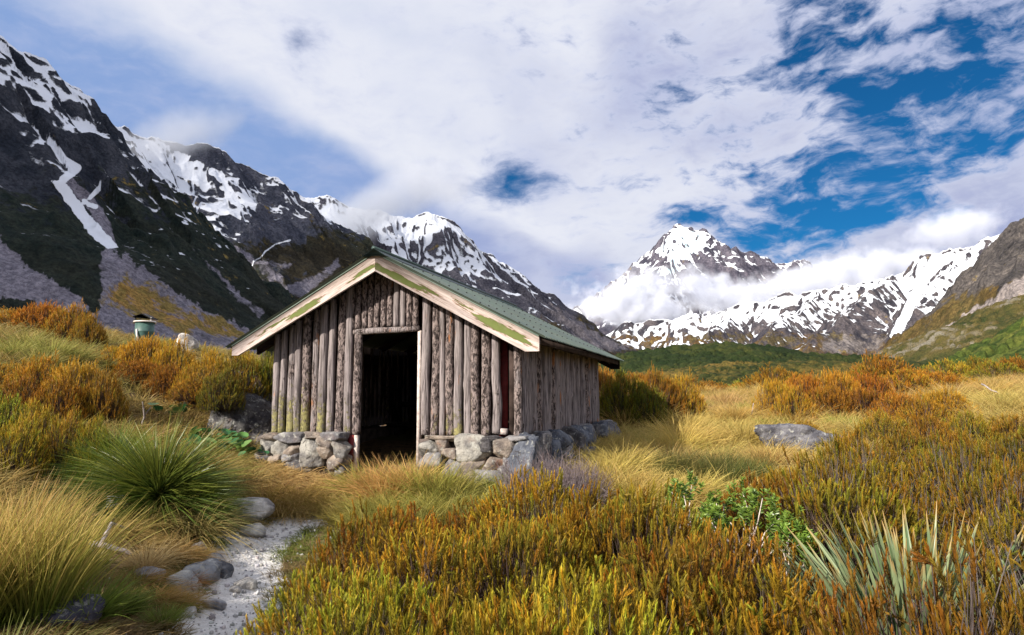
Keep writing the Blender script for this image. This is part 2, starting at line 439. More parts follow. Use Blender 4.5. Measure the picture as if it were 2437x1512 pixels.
PATH = [(-.9, 1.0), (-1.45, 2.8), (-1.78, 4.2), (-2.02, 5.0), (-2.33, 5.9), (-2.55, 6.8), (-2.42, 7.6), (-1.7, 8.0)]
PATHW = 0.31
def ground(x, y, detail=True):
    x = np.asarray(x, float); y = np.asarray(y, float); shp = x.shape
    xf, yf = x.ravel(), y.ravel(); z = np.zeros(xf.shape)
    r = np.hypot(xf, yf); k = np.minimum(1, 58 / np.maximum(r, 1e-6)); xs, ys = xf * k, yf * k
    n = len(_cp)
    for i in range(n): z += _w[i] * _tps(np.hypot(xs - _cp[i, 0], ys - _cp[i, 1]))
    z += _w[n] + _w[n + 1] * xs + _w[n + 2] * ys
    z = z * (1 - smooth01(r, 60, 200)) + 1.5 * smooth01(r, 60, 200)
    if detail:
        pd = line_dist(xf, yf, PATH)
        z += (fbm(xf * .9, yf * .9, 4, 5) * .07 + fbm(xf * 5, yf * 5, 3, 9) * .018) * smooth01(pd, .2, .8) * (r < 120)
        z -= .05 * (1 - smooth01(pd, .25, .65))
        z += fbm(xf * 9, yf * 9, 3, 3) * .012 * (1 - smooth01(pd, .3, .6))
    return z.reshape(shp)
def gz(x, y): return float(ground(np.array([x]), np.array([y]))[0])

def ground_mat():
    m, nt, out = material('valley_ground')
    P = nt.node('ShaderNodeNewGeometry').outputs['Position']
    n1 = nt.noise(P, 1.2, 6, .6); n2 = nt.noise(P, 9, 8, .7); n3 = nt.noise(P, 60, 5, .7)
    soil = nt.mix(nt.step(n2, .35, .65), (0.10, 0.065, 0.035, 1), (0.23, 0.15, 0.075, 1))
    soil = nt.mix(nt.step(n1, .5, .66, 0, .7), soil, (0.09, 0.10, 0.035, 1))
    grav = nt.mix(nt.step(nt.m('MULTIPLY_ADD', n3, .6, nt.m('MULTIPLY', n2, .4)), .35, .65), (0.50, 0.485, 0.475, 1), (0.78, 0.76, 0.735, 1))
    grav = nt.mix(nt.step(n1, .55, .72, 0, .4), grav, (0.42, 0.36, 0.29, 1))
    v = nt.voro(P, 38)
    k = nt.m('ADD', nt.attr('path', 'Fac'), nt.m('ADD', nt.m('MULTIPLY', nt.m('SUBTRACT', n2, .5), .9), nt.m('MULTIPLY', nt.m('SUBTRACT', n3, .5), .4)))
    c = nt.mix(nt.step(k, .42, .58), soil, grav)
    h = nt.m('ADD', nt.m('MULTIPLY', n3, 1.0), nt.m('MULTIPLY', v, -.8))
    principled(nt, out, c, .95, .15, nt.bump(h, .9, .012))
    return m

def build_ground():
    az = np.concatenate([np.linspace(-75, 75, 460), np.linspace(78, 282, 69)]) * PI / 180
    r = np.concatenate([[0.02], 0.35 * 1.0205 ** np.arange(515)])
    A, Rr = np.meshgrid(az, r, indexing='ij'); n, m_ = A.shape
    X, Y = Rr * np.sin(A), Rr * np.cos(A); Z = ground(X, Y)
    V = np.stack([X, Y, Z], -1).reshape(-1, 3)
    i, j = np.meshgrid(np.arange(n), np.arange(m_ - 1), indexing='ij'); i2 = (i + 1) % n
    q = np.stack([i * m_ + j, i * m_ + j + 1, i2 * m_ + j + 1, i2 * m_ + j], -1).reshape(-1, 4)
    pd = line_dist(V[:, 0], V[:, 1], PATH)
    path = 1 - smooth01(pd + fbm(V[:, 0] * 2.5, V[:, 1] * 2.5, 3, 41) * .13, PATHW - .08, PATHW + .14)
    path = np.maximum(path, .75 * (1 - smooth01(np.hypot(V[:, 0] + 2.65, V[:, 1] - 7.0), .15, .5)))
    o = new_obj('ground', mk_mesh('ground', V, q, None, ground_mat(), attrs={'path': path}, smooth=True))
    tag(o, kind='structure')
build_ground()

# ------------------------------------------------------------------ mountains
def subdivide(Q, n, rough, seed):
    """ridge polyline with fractal detail"""
    Q = np.asarray(Q, float); out = []
    L = np.concatenate([[0], np.cumsum(np.linalg.norm(np.diff(Q, axis=0), axis=1))])
    s = np.linspace(0, L[-1], n)
    P = np.stack([np.interp(s, L, Q[:, k]) for k in range(3)], 1)
    u = s / L[-1] * n / 9.0
    P[:, 2] += fbm(u, u * 0 + .5, 5, seed, .6) * rough
    P[:, 0] += fbm(u, u * 0 + 9.5, 3, seed + 1) * rough * 1.2; P[:, 1] += fbm(u, u * 0 + 4.5, 3, seed + 2) * rough * 1.2
    return P, s

def mountain(name, ridges, azr, rr, NA, NR, mat, z0=0.0, steep=.78, power=1.25, rib=(260, .16, 3.0), rough=30, det=(180, .06),
             seed=1, warp=(300, 60), masks=None, carve=None, nsub=140):
    """terrain sheet: every ridge is a polyline whose flanks fall away, cut by ribs and gullies running down the fall line"""
    az = np.linspace(R(azr[0]), R(azr[1]), NA); r = np.geomspace(rr[0], rr[1], NR)
    A, Rr = np.meshgrid(az, r, indexing='ij'); X, Y = Rr * np.sin(A), Rr * np.cos(A)
    wx = X + fbm(X / warp[0], Y / warp[0], 4, seed + 71) * warp[1]; wy = Y + fbm(X / warp[0] + 7, Y / warp[0], 4, seed + 72) * warp[1]
    H = np.full(X.shape, z0, float)
    for k, rd in enumerate(ridges):
        Q = np.array([at(*p) for p in rd['pts']])
        P, S = subdivide(Q, rd.get('n', nsub), rd.get('rough', rough), seed + 31 * k)
        stp = rd.get('steep', steep); pw = rd.get('power', power)
        best = np.full(X.shape, -1e9); bs = np.zeros(X.shape); bd = np.zeros(X.shape); bz = np.zeros(X.shape)
        for a in range(len(P) - 1):
            e = P[a + 1, :2] - P[a, :2]; ll = e @ e + 1e-9
            t = np.clip(((wx - P[a, 0]) * e[0] + (wy - P[a, 1]) * e[1]) / ll, 0, 1)
            d = np.hypot(wx - P[a, 0] - e[0] * t, wy - P[a, 1] - e[1] * t)
            zr = P[a, 2] + (P[a + 1, 2] - P[a, 2]) * t
            h = zr - d * stp
            u = h > best
            best = np.where(u, h, best); bs = np.where(u, S[a] + (S[a + 1] - S[a]) * t, bs); bd = np.where(u, d, bd); bz = np.where(u, zr, bz)
        W = np.maximum(bz - z0, 1) / stp; tt = np.clip(bd / (W * rd.get('ext', 1.2)), 0, 1.0)
        h = z0 + (bz - z0) * (1 - tt) ** pw
        lam, amp, asp = rd.get('rib', rib)
        rb = ridged(bs / lam + fbm(X / lam / 2, Y / lam / 2, 3, seed + 5) * .5, bd / (lam * asp) + k * 3.3, 5, seed + 3 + k, .55)
        prof = np.clip(tt * 3.2, 0, 1) ** .8 * (1 - tt) ** .8
        h = h + (rb - .55) * amp * (bz - z0) * prof
        H = np.maximum(H, h)
    hrel = np.clip((H - z0) / (H.max() - z0), 0, 1)
    H = H + (ridged(X / det[0], Y / det[0], 5, seed + 9, .55) - .5) * det[1] * det[0] * 4 * np.clip(hrel * 3, 0, 1)
    V = np.stack([X, Y, H], -1).reshape(-1, 3)
    if carve is not None:
        V[:, 2] += carve(V)
        H = V[:, 2].reshape(X.shape)
    # slope, concavity
    Hs = H
    for _ in range(3):
        p_ = np.pad(Hs, 1, mode='edge'); Hs = (p_[:-2, 1:-1] + p_[2:, 1:-1] + p_[1:-1, :-2] + p_[1:-1, 2:] + 2 * Hs) / 6
    Pm = np.stack([X, Y, Hs], -1); ga = np.gradient(Pm, axis=0); gr = np.gradient(Pm, axis=1)
    N = np.cross(gr, ga); N /= np.linalg.norm(N, axis=2)[..., None] + 1e-9
    N *= np.sign(N[..., 2:3] + 1e-12)
    def blur(a, n):
        for _ in range(n):
            p = np.pad(a, 1, mode='edge'); a = (p[:-2, 1:-1] + p[2:, 1:-1] + p[1:-1, :-2] + p[1:-1, 2:] + 2 * a) / 6
        return a
    conc = (blur(H, 18) - blur(H, 2))
    conc = conc / (np.std(conc) + 1e-9)
    px, py = topx(V)
    info = dict(X=V[:, 0], Y=V[:, 1], Z=V[:, 2], nz=N[..., 2].ravel(), nx=N[..., 0].ravel(), ny=N[..., 1].ravel(), conc=np.clip(conc.ravel(), -2.5, 2.5), px=px, py=py)
    at_ = {'snow': np.zeros(len(V)), 'scree': np.zeros(len(V)), 'veg': np.zeros(len(V)), 'gold': np.zeros(len(V)), 'ice': np.zeros(len(V))}
    at_.update(masks(info))
    i, j = np.meshgrid(np.arange(NA - 1), np.arange(NR - 1), indexing='ij')
    q = np.stack([i * NR + j, i * NR + j + 1, (i + 1) * NR + j + 1, (i + 1) * NR + j], -1).reshape(-1, 4)
    keep = (H.ravel()[q].max(1) > z0 + .01)
    used = np.zeros(len(V), bool); used[q[keep].ravel()] = True
    re = np.cumsum(used) - 1
    o = new_obj(name, mk_mesh(name, V[used], re[q[keep]], None, mat, attrs={k: v[used] for k, v in at_.items()}, smooth=True))
    tag(o, kind='structure')
    return o

def n2(i, s, seed): return fbm(i['X'] / s, i['Y'] / s, 5, seed)

# -- a: near left mountain, dark rock, snow cap, snow tongue in a gully, scree fan
FAN = [(232, 600), (262, 585), (300, 600), (420, 690), (520, 745), (640, 800), (640, 860), (150, 860), (235, 730)]
TONGUE = [(118, 428), (150, 425), (172, 455), (200, 490), (225, 525), (262, 560), (285, 590), (255, 592), (225, 572), (190, 530), (160, 488), (135, 455)]
def masks_a(i):
    px, py = i['px'], i['py']
    wob = fbm(px / 26, py / 26, 6, 3, .62) * 24
    front = i['Y'] < 2600
    fan = smooth01(-in_poly(px, py, FAN) + wob, -6, 14) * .72
    fan2 = smooth01(-in_poly(px, py, [(-400, 480), (0, 560), (60, 620), (190, 700), (240, 760), (-60, 700), (-400, 640)]) + wob, -6, 12) * .8
    st = smooth01(3 + np.clip((py - 590) / 14, 0, 12) - line_dist(px, py, [(450, 585), (520, 650), (560, 700), (615, 745)]) + wob * .7, -6, 10) * .62
    sc2 = smooth01(16 - line_dist(px, py, [(165, 440), (205, 470), (240, 520), (262, 575)]) + wob * .4, -6, 8) * .9
    tong = -in_poly(px, py, TONGUE) + wob * .35
    line = 300 + 95 * smooth01(px, 330, 40) * 0 + np.clip((px - 120) * .38, -60, 120)
    sn = .52 + (line - py) / 340 + .15 * i['conc'] + (i['nz'] - .66) * 2.3 + .12 * fbm(px / 40, py / 26, 4, 55)
    sn = np.minimum(sn, 1.3)
    strk = np.maximum(smooth01(12 - line_dist(px, py, [(120, 330), (150, 380), (185, 400), (150, 428)]), -4, 8), smooth01(7 - line_dist(px, py, [(215, 470), (252, 432)]), -3, 5))
    strk = np.maximum(strk, smooth01(7 - line_dist(px, py, [(200, 478), (212, 488), (228, 492)]), -3, 5))
    sn = np.maximum(sn, .9 * strk + .05)
    sn = np.maximum(sn, smooth01(tong, -3, 6) * 1.0)
    gold = smooth01(-in_poly(px, py, [(235, 690), (300, 640), (360, 660), (450, 715), (560, 770), (620, 800), (520, 830), (330, 780), (250, 740)]) + wob, -20, 40) * .62
    veg = .62 - (420 - py) / 260 * -1 * 0 + np.clip((py - 500) / 300, -.5, .35) + i['conc'] * -.05
    fan = np.where(front, np.maximum(np.maximum(fan, fan2), np.maximum(st, sc2)), 0)
    return dict(snow=sn, scree=fan, veg=veg, gold=np.where(front, gold, 0))
mat_a = terrain_mat('dark_alpine_rock', (0.022, 0.028, 0.042), (0.075, 0.08, 0.10), (0.014, 0.024, 0.022), (0.036, 0.044, 0.034), (0.27, 0.255, 0.31), 0.012)  # blue cast in rock and scrub colours stands in for air haze
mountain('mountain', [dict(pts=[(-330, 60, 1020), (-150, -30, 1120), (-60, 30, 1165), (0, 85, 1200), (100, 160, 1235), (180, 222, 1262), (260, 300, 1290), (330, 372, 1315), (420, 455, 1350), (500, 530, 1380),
                            (600, 630, 1430), (690, 700, 1475), (760, 745, 1520), (860, 800, 1590)]),
                      dict(pts=[(-260, 240, 860), (-120, 370, 880), (60, 500, 930), (160, 610, 960), (225, 740, 980)], steep=1.1, rough=18, n=60)],
         (-56, -12), (240, 2300), 620, 900, mat_a, z0=0, steep=1.08, power=1.3, rib=(200, .19, 3.2), rough=22, det=(170, .06), nsub=100, seed=3, warp=(260, 40), masks=masks_a)

# -- b: second left mountain, glacier bowl, dark lower cliffs
def masks_b(i):
    px, py = i['px'], i['py']; wob = fbm(px / 30, py / 22, 4, 8) * 26
    line = np.interp(px, [300, 450, 560, 620, 700, 780, 870], [520, 525, 530, 480, 470, 500, 520])
    sn = .60 + np.clip((line - py + wob) / 90, -2, .3) + .15 * i['conc'] + (i['nz'] - .66) * 2.2 + .10 * fbm(px / 34, py / 24, 4, 56)
    sn = np.clip(sn, -.4, 1.25)
    rockp = smooth01(-in_poly(px, py, [(420, 350), (480, 330), (540, 360), (620, 400), (690, 450), (650, 500), (560, 440), (470, 400)]) + wob * .6, -8, 26)
    sn -= rockp * .62
    sn -= .5 * smooth01(-in_poly(px, py, [(400, 455), (520, 445), (560, 500), (470, 520)]) + wob * .4, -5, 18)
    sn = np.maximum(sn, .72 * smooth01(4 - line_dist(px, py, [(690, 572), (655, 582), (630, 600), (622, 612), (604, 622), (598, 640)]) + wob * .12, -3, 4))
    veg = .35 + np.clip((py - 560) / 160, -.4, .3) + np.where(px > 730, .2, 0)
    sc = smooth01(-in_poly(px, py, [(640, 690), (760, 640), (810, 600), (815, 640), (720, 720)]) + wob * .3, -5, 15) * .7
    sc = np.maximum(sc, .55 * smooth01(-in_poly(px, py, [(480, 540), (700, 620), (700, 720), (560, 640)]) + wob, -5, 30))
    return dict(snow=sn, veg=veg, scree=sc)
mat_b = terrain_mat('haze_tinted_blue_rock', (0.035, 0.042, 0.065), (0.11, 0.115, 0.15), (0.022, 0.028, 0.022), (0.050, 0.048, 0.030), (0.22, 0.21, 0.26), 0.006)  # bluish rock tint replaces the haze of the air
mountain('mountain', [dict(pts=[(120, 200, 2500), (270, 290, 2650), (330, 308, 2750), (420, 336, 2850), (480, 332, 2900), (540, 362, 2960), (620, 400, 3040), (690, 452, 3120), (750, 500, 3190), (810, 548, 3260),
                            (870, 592, 3330), (960, 660, 3450), (1060, 740, 3600)])],
         (-36, -6), (1500, 4600), 560, 760, mat_b, z0=0, steep=1.0, power=1.25, rib=(420, .20, 3.0), rough=20, det=(340, .045), nsub=100, seed=15, warp=(500, 100), masks=masks_b)

# -- c: third left mountain, snow ribs over a dark skirt
def masks_c(i):
    px, py = i['px'], i['py']; wob = fbm(px / 24, py / 20, 4, 12) * 22
    line = np.interp(px, [780, 900, 1100, 1220, 1330, 1420, 1500], [640, 640, 665, 690, 700, 690, 690])
    sn = .50 + np.clip((line - py + wob) / 150, -2, .45) + .18 * i['conc'] + (i['nz'] - .66) * 2.4 + .1 * fbm(px / 30, py / 24, 4, 57)
    sn = np.clip(sn, -.5, 1.2)
    veg = .2 + np.clip((py - 720) / 150, -.3, .35)
    sc = smooth01(-in_poly(px, py, [(1250, 700), (1330, 720), (1400, 770), (1520, 835), (1400, 850)]) + wob * .5, -5, 20) * .75
    return dict(snow=sn, veg=veg, scree=sc)
mat_c = terrain_mat('haze_tinted_mauve_rock', (0.055, 0.055, 0.078), (0.15, 0.145, 0.175), (0.045, 0.045, 0.03), (0.08, 0.07, 0.04), (0.20, 0.185, 0.21), 0.0045)  # distance haze mixed into the rock colour, no air is built
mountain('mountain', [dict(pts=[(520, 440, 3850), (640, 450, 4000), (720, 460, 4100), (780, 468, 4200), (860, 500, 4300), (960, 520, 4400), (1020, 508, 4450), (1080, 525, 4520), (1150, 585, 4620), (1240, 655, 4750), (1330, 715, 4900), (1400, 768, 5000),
                            (1460, 805, 5100), (1530, 842, 5200)])],
         (-20, 13), (2600, 6500), 600, 760, mat_c, z0=0, steep=1.0, power=1.2, rib=(430, .26, 2.6), rough=20, det=(380, .045), nsub=100, seed=22, warp=(500, 110), masks=masks_c)

# -- d: high peak with ice cap
def masks_d(i):
    px, py = i['px'], i['py']; wob = fbm(px / 16, py / 16, 4, 33) * 14
    sn = .43 + .18 * i['conc'] + (i['nz'] - .62) * 2.3 + n2(i, 300, 77) * .3
    capd = -in_poly(px, py, [(1555, 600), (1590, 560), (1622, 536), (1650, 545), (1690, 566), (1665, 600), (1640, 625), (1590, 612), (1560, 610)])
    cap = smooth01(capd + wob * .5, -4, 8)
    shelf = smooth01(13 - line_dist(px, py, [(1480, 690), (1520, 668), (1570, 650), (1610, 640), (1600, 618)]) + wob * .5, -5, 9)
    rk = smooth01(-in_poly(px, py, [(1640, 640), (1690, 590), (1760, 605), (1860, 625), (1800, 690), (1650, 690)]) + wob, -6, 14)
    sn = sn + cap * .6 + shelf * .5 - rk * .16
    return dict(snow=np.clip(sn, -.2, 1.2), ice=np.maximum(cap * .55, shelf * .62) - .05)
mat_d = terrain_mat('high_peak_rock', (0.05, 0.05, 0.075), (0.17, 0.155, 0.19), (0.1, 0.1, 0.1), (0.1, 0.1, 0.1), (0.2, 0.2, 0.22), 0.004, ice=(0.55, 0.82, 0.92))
mountain('mountain', [dict(pts=[(1330, 760, 8700), (1400, 720, 8850), (1455, 676, 8950), (1500, 632, 9000), (1550, 585, 9050), (1585, 560, 9080), (1622, 534, 9100), (1650, 548, 9120), (1668, 545, 9120), (1690, 570, 9150), (1715, 606, 9200), (1730, 604, 9200), (1755, 588, 9250), (1790, 605, 9300),
                            (1830, 624, 9350), (1865, 622, 9350), (1905, 616, 9400), (1935, 650, 9450), (2050, 690, 9600)], n=220, rough=70),
                      dict(pts=[(1622, 534, 9100), (1600, 610, 8500), (1560, 690, 7900), (1520, 770, 7300)], rough=50, n=60),
                      dict(pts=[(1690, 570, 9150), (1700, 650, 8400), (1690, 730, 7700), (1680, 800, 7200)], rough=50, n=60),
                      dict(pts=[(1830, 624, 9350), (1800, 700, 8500), (1790, 770, 7700)], rough=50, n=60)],
         (3, 30), (5200, 11000), 640, 760, mat_d, z0=0, steep=1.2, power=1.05, rib=(480, .16, 2.4), rough=70, det=(440, .065), seed=41, warp=(500, 110), masks=masks_d)

# -- e: snowy range on the right, brown buttresses below
def masks_e(i):
    px, py = i['px'], i['py']; wob = fbm(px / 20, py / 20, 4, 21) * 24
    line = np.interp(px, [1450, 1600, 1760, 1900, 1980, 2060, 2150, 2250, 2400], [800, 805, 790, 765, 740, 700, 735, 745, 690])
    sn = .46 + np.clip((line - py + wob) / 140, -2, .4) + .18 * i['conc'] + (i['nz'] - .66) * 2.2
    gul = smooth01(15 - line_dist(px, py, [(2230, 610), (2190, 680), (2160, 740), (2130, 800)]) + wob * .2, -6, 10)
    sn = np.maximum(np.clip(sn, -.5, 1.2), gul * .95)
    veg = .18 + np.clip((py - 770) / 90, -.3, .35)
    sc = .55 * smooth01(-in_poly(px, py, [(1950, 800), (2060, 780), (2130, 800), (2090, 850), (1930, 850)]) + wob, -5, 20)
    return dict(snow=sn, veg=veg, scree=sc)
mat_e = terrain_mat('brown_buttress_rock', (0.04, 0.04, 0.055), (0.145, 0.125, 0.13), (0.07, 0.058, 0.03), (0.12, 0.095, 0.05), (0.20, 0.18, 0.18), 0.0055)
mountain('mountain', [dict(pts=[(1300, 850, 6800), (1420, 800, 6700), (1480, 770, 6600), (1560, 762, 6500), (1680, 752, 6350), (1760, 730, 6200), (1850, 703, 6000), (1950, 690, 5800), (2060, 672, 5600), (2130, 655, 5450), (2200, 612, 5300), (2250, 598, 5200), (2310, 590, 5100), (2370, 566, 5000),
                            (2450, 520, 4900), (2600, 430, 4700)], n=200),
                      dict(pts=[(1760, 730, 6200), (1700, 780, 5500), (1640, 830, 4900)], n=50, rough=40),
                      dict(pts=[(1950, 690, 5800), (1860, 760, 5000), (1800, 830, 4500)], n=50, rough=40),
                      dict(pts=[(2130, 655, 5450), (2060, 705, 4700), (1980, 775, 4100), (1910, 840, 3700)], n=60, rough=40),
                      dict(pts=[(2310, 590, 5100), (2240, 680, 4300), (2190, 740, 3900), (2120, 830, 3500)], n=60, rough=40)],
         (3, 46), (3000, 8000), 760, 760, mat_e, z0=0, steep=.95, power=1.15, rib=(420, .25, 2.6), rough=60, det=(360, .045), seed=52, warp=(420, 90), masks=masks_e)

# -- f: near right mountain, brown rock, pale scree chute
def masks_f(i):
    px, py = i['px'], i['py']; wob = fbm(px / 24, py / 24, 4, 61) * 18
    sc = smooth01(-in_poly(px, py, [(2437, 640), (2600, 560), (2600, 700), (2437, 745), (2330, 785), (2230, 825), (2110, 850), (2130, 825), (2230, 785), (2330, 722)]) + wob, -5, 14) * .8
    veg = .30 + np.clip((py - np.interp(px, [2080, 2250, 2437], [800, 700, 640])) / 110, -.4, .36) + n2(i, 60, 4) * .2
    return dict(scree=sc, veg=veg, snow=np.full(len(px), -1.0))
mat_f = terrain_mat('brown_rock', (0.05, 0.047, 0.05), (0.165, 0.145, 0.135), (0.06, 0.058, 0.022), (0.16, 0.115, 0.045), (0.33, 0.29, 0.28), 0.012)
mountain('mountain', [dict(pts=[(2040, 852, 1750), (2090, 836, 1700), (2150, 800, 1640), (2215, 752, 1580), (2290, 692, 1500), (2330, 655, 1460), (2380, 600, 1410), (2410, 575, 1380), (2437, 552, 1350), (2500, 490, 1290), (2650, 380, 1170)])],
         (26, 58), (380, 2300), 560, 380, mat_f, z0=0, steep=.98, power=1.3, rib=(210, .14, 3.0), rough=24, det=(140, .07), seed=66, warp=(220, 50), masks=masks_f)

# ------------------------------------------------------------------ scrub covered hills
def scrub_mat():
    m, nt, out = material('hill_scrub')
    P = nt.node('ShaderNodeNewGeometry').outputs['Position']
    n = nt.noise(P, 1.6, 6, .7); n2_ = nt.noise(P, .06, 4, .6)
    c = nt.mix(nt.step(n, .3, .7), nt.mix(1.0, nt.attr('Col'), (.45, .5, .5, 1), 'MULTIPLY'), nt.mix(1.0, nt.attr('Col'), (1.4, 1.35, 1.2, 1), 'MULTIPLY'))
    principled(nt, out, c, .9, .1, nt.bump(n, 1.0, .5))
    return m
M['scrub'] = scrub_mat()
def hill(pts, azr, rr, NA, NR, cols, bush, seed, steep=.35, power=1.0):
    az = np.linspace(R(azr[0]), R(azr[1]), NA); r = np.geomspace(rr[0], rr[1], NR)
    A, Rr = np.meshgrid(az, r, indexing='ij'); X, Y = Rr * np.sin(A), Rr * np.cos(A)
    Q = np.array([at(*p) for p in pts]); P, S = subdivide(Q, 90, bush * .5, seed)
    wx = X + fbm(X / 40, Y / 40, 3, seed) * 8; wy = Y + fbm(X / 40 + 5, Y / 40, 3, seed + 1) * 8
    H = np.full(X.shape, -1e9)
    for a in range(len(P) - 1):
        e = P[a + 1, :2] - P[a, :2]; t = np.clip(((wx - P[a, 0]) * e[0] + (wy - P[a, 1]) * e[1]) / (e @ e), 0, 1)
        d = np.hypot(wx - P[a, 0] - e[0] * t, wy - P[a, 1] - e[1] * t); zr = P[a, 2] + (P[a + 1, 2] - P[a, 2]) * t
        W = np.maximum(zr, 1) / steep
        H = np.maximum(H, zr * np.clip(1 - d / W, 0, 1) ** power + 0.0)
    H += fbm(X / 25, Y / 25, 4, seed + 4) * bush * 1.5 * (H > .5)
    # every bush a dome
    best = np.zeros(X.shape); rnd = np.zeros(X.shape); s = bush * 1.5
    gx_, gy_ = np.floor(X / s), np.floor(Y / s)
    for dx in (-1, 0, 1):
        for dy in (-1, 0, 1):
            cx_, cy_ = gx_ + dx, gy_ + dy
            jx = _hash(cx_, cy_, seed + 1); jy = _hash(cx_, cy_, seed + 2); rad = s * (.35 + .75 * _hash(cx_, cy_, seed + 3)); hh = bush * (.25 + .9 * _hash(cx_, cy_, seed + 4))
            d = np.hypot(X - (cx_ + jx) * s, Y - (cy_ + jy) * s) / rad
            k = hh * np.sqrt(np.clip(1 - d * d, 0, 1)); u = k > best
            best = np.where(u, k, best); rnd = np.where(u, _hash(cx_, cy_, seed + 5), rnd)
    H = H + best + ridged(X / 1.1, Y / 1.1, 3, seed + 8) * .25 * bush * (best > 0)
    V = np.stack([X, Y, H], -1).reshape(-1, 3)
    c = np.array(cols); big = smooth01(fbm(X / 22, Y / 22, 3, seed + 6), -.25, .3)
    f = np.clip(rnd * .6 + big * .5, 0, .999) * (len(c) - 1)
    k = f.astype(int); fr = (f - k)[..., None]
    C = c[k] * (1 - fr) + c[np.minimum(k + 1, len(c) - 1)] * fr
    i, j = np.meshgrid(np.arange(NA - 1), np.arange(NR - 1), indexing='ij')
    q = np.stack([i * NR + j, i * NR + j + 1, (i + 1) * NR + j + 1, (i + 1) * NR + j], -1).reshape(-1, 4)
    o = new_obj('hill', mk_mesh('hill', V, q, None, M['scrub'], col=C.reshape(-1, 3), smooth=True)); tag(o, kind='structure')
hill([(1380, 880, 270), (1470, 848, 262), (1560, 832, 258), (1640, 826, 255), (1740, 818, 252), (1800, 822, 252), (1850, 834, 252), (1960, 852, 255), (2040, 852, 258), (2120, 862, 262), (2210, 882, 268), (2320, 905, 270)],
     (3, 38), (150, 330), 640, 320, [(.012, .022, .008), (.022, .034, .011), (.045, .052, .015)], 1.25, 5, .3)
hill([(2050, 868, 430), (2090, 858, 425), (2200, 838, 400), (2300, 795, 370), (2370, 765, 350), (2437, 735, 330), (2600, 650, 300)],
     (27, 50), (190, 480), 420, 200, [(.03, .04, .014), (.06, .06, .02), (.11, .085, .03), (.2, .18, .15)], 1.8, 9, .4)
hill([(1300, 925, 125), (1450, 905, 125), (1540, 888, 128), (1640, 876, 130), (1740, 868, 132), (1850, 866, 135), (2000, 872, 138), (2150, 876, 140), (2300, 892, 140), (2437, 910, 140)],
     (2, 42), (62, 180), 720, 220, [(.02, .032, .010), (.05, .055, .016), (.11, .085, .022), (.16, .11, .03)], 0.7, 13, .2)
hill([(2190, 915, 120), (2240, 888, 118), (2300, 858, 115), (2370, 822, 110), (2437, 792, 106), (2560, 745, 100), (2700, 700, 90)],
     (29, 52), (58, 150), 420, 300, [(.022, .042, .011), (.055, .080, .018), (.13, .14, .032)], 1.3, 17, .45)
# ------------------------------------------------------------------ the log hut
YAW = R(18.2)
HX, HY = -1.635, 8.80
ZB = 0.47                                   # height of the log feet above the ground in front
HZ = 1.5 - 0.488 - ZB
W2 = 1.75; DEP = 5.05; OVF = 0.39; OVR = 0.45; SPAN = 2.18; AP = 2.30; SL = 0.522
def hut_pt(px, py, yl):
    """point of the hut plane y = yl (hut axes) seen at a photo pixel of the 2500 wide picture; height from the log feet"""
    r = ray(px * .9748, py * .9748); c, s = math.cos(YAW), math.sin(YAW)
    # hut y of a world point: (X-HX)*s + (Y-HY)*c
    k = (yl + HX * s + HY * c) / (r[0] * s + r[1] * c)
    X, Y, Z = r[0] * k, r[1] * k, CAMZ + r[2] * k
    return (X - HX) * c - (Y - HY) * s, Z - HZ - ZB

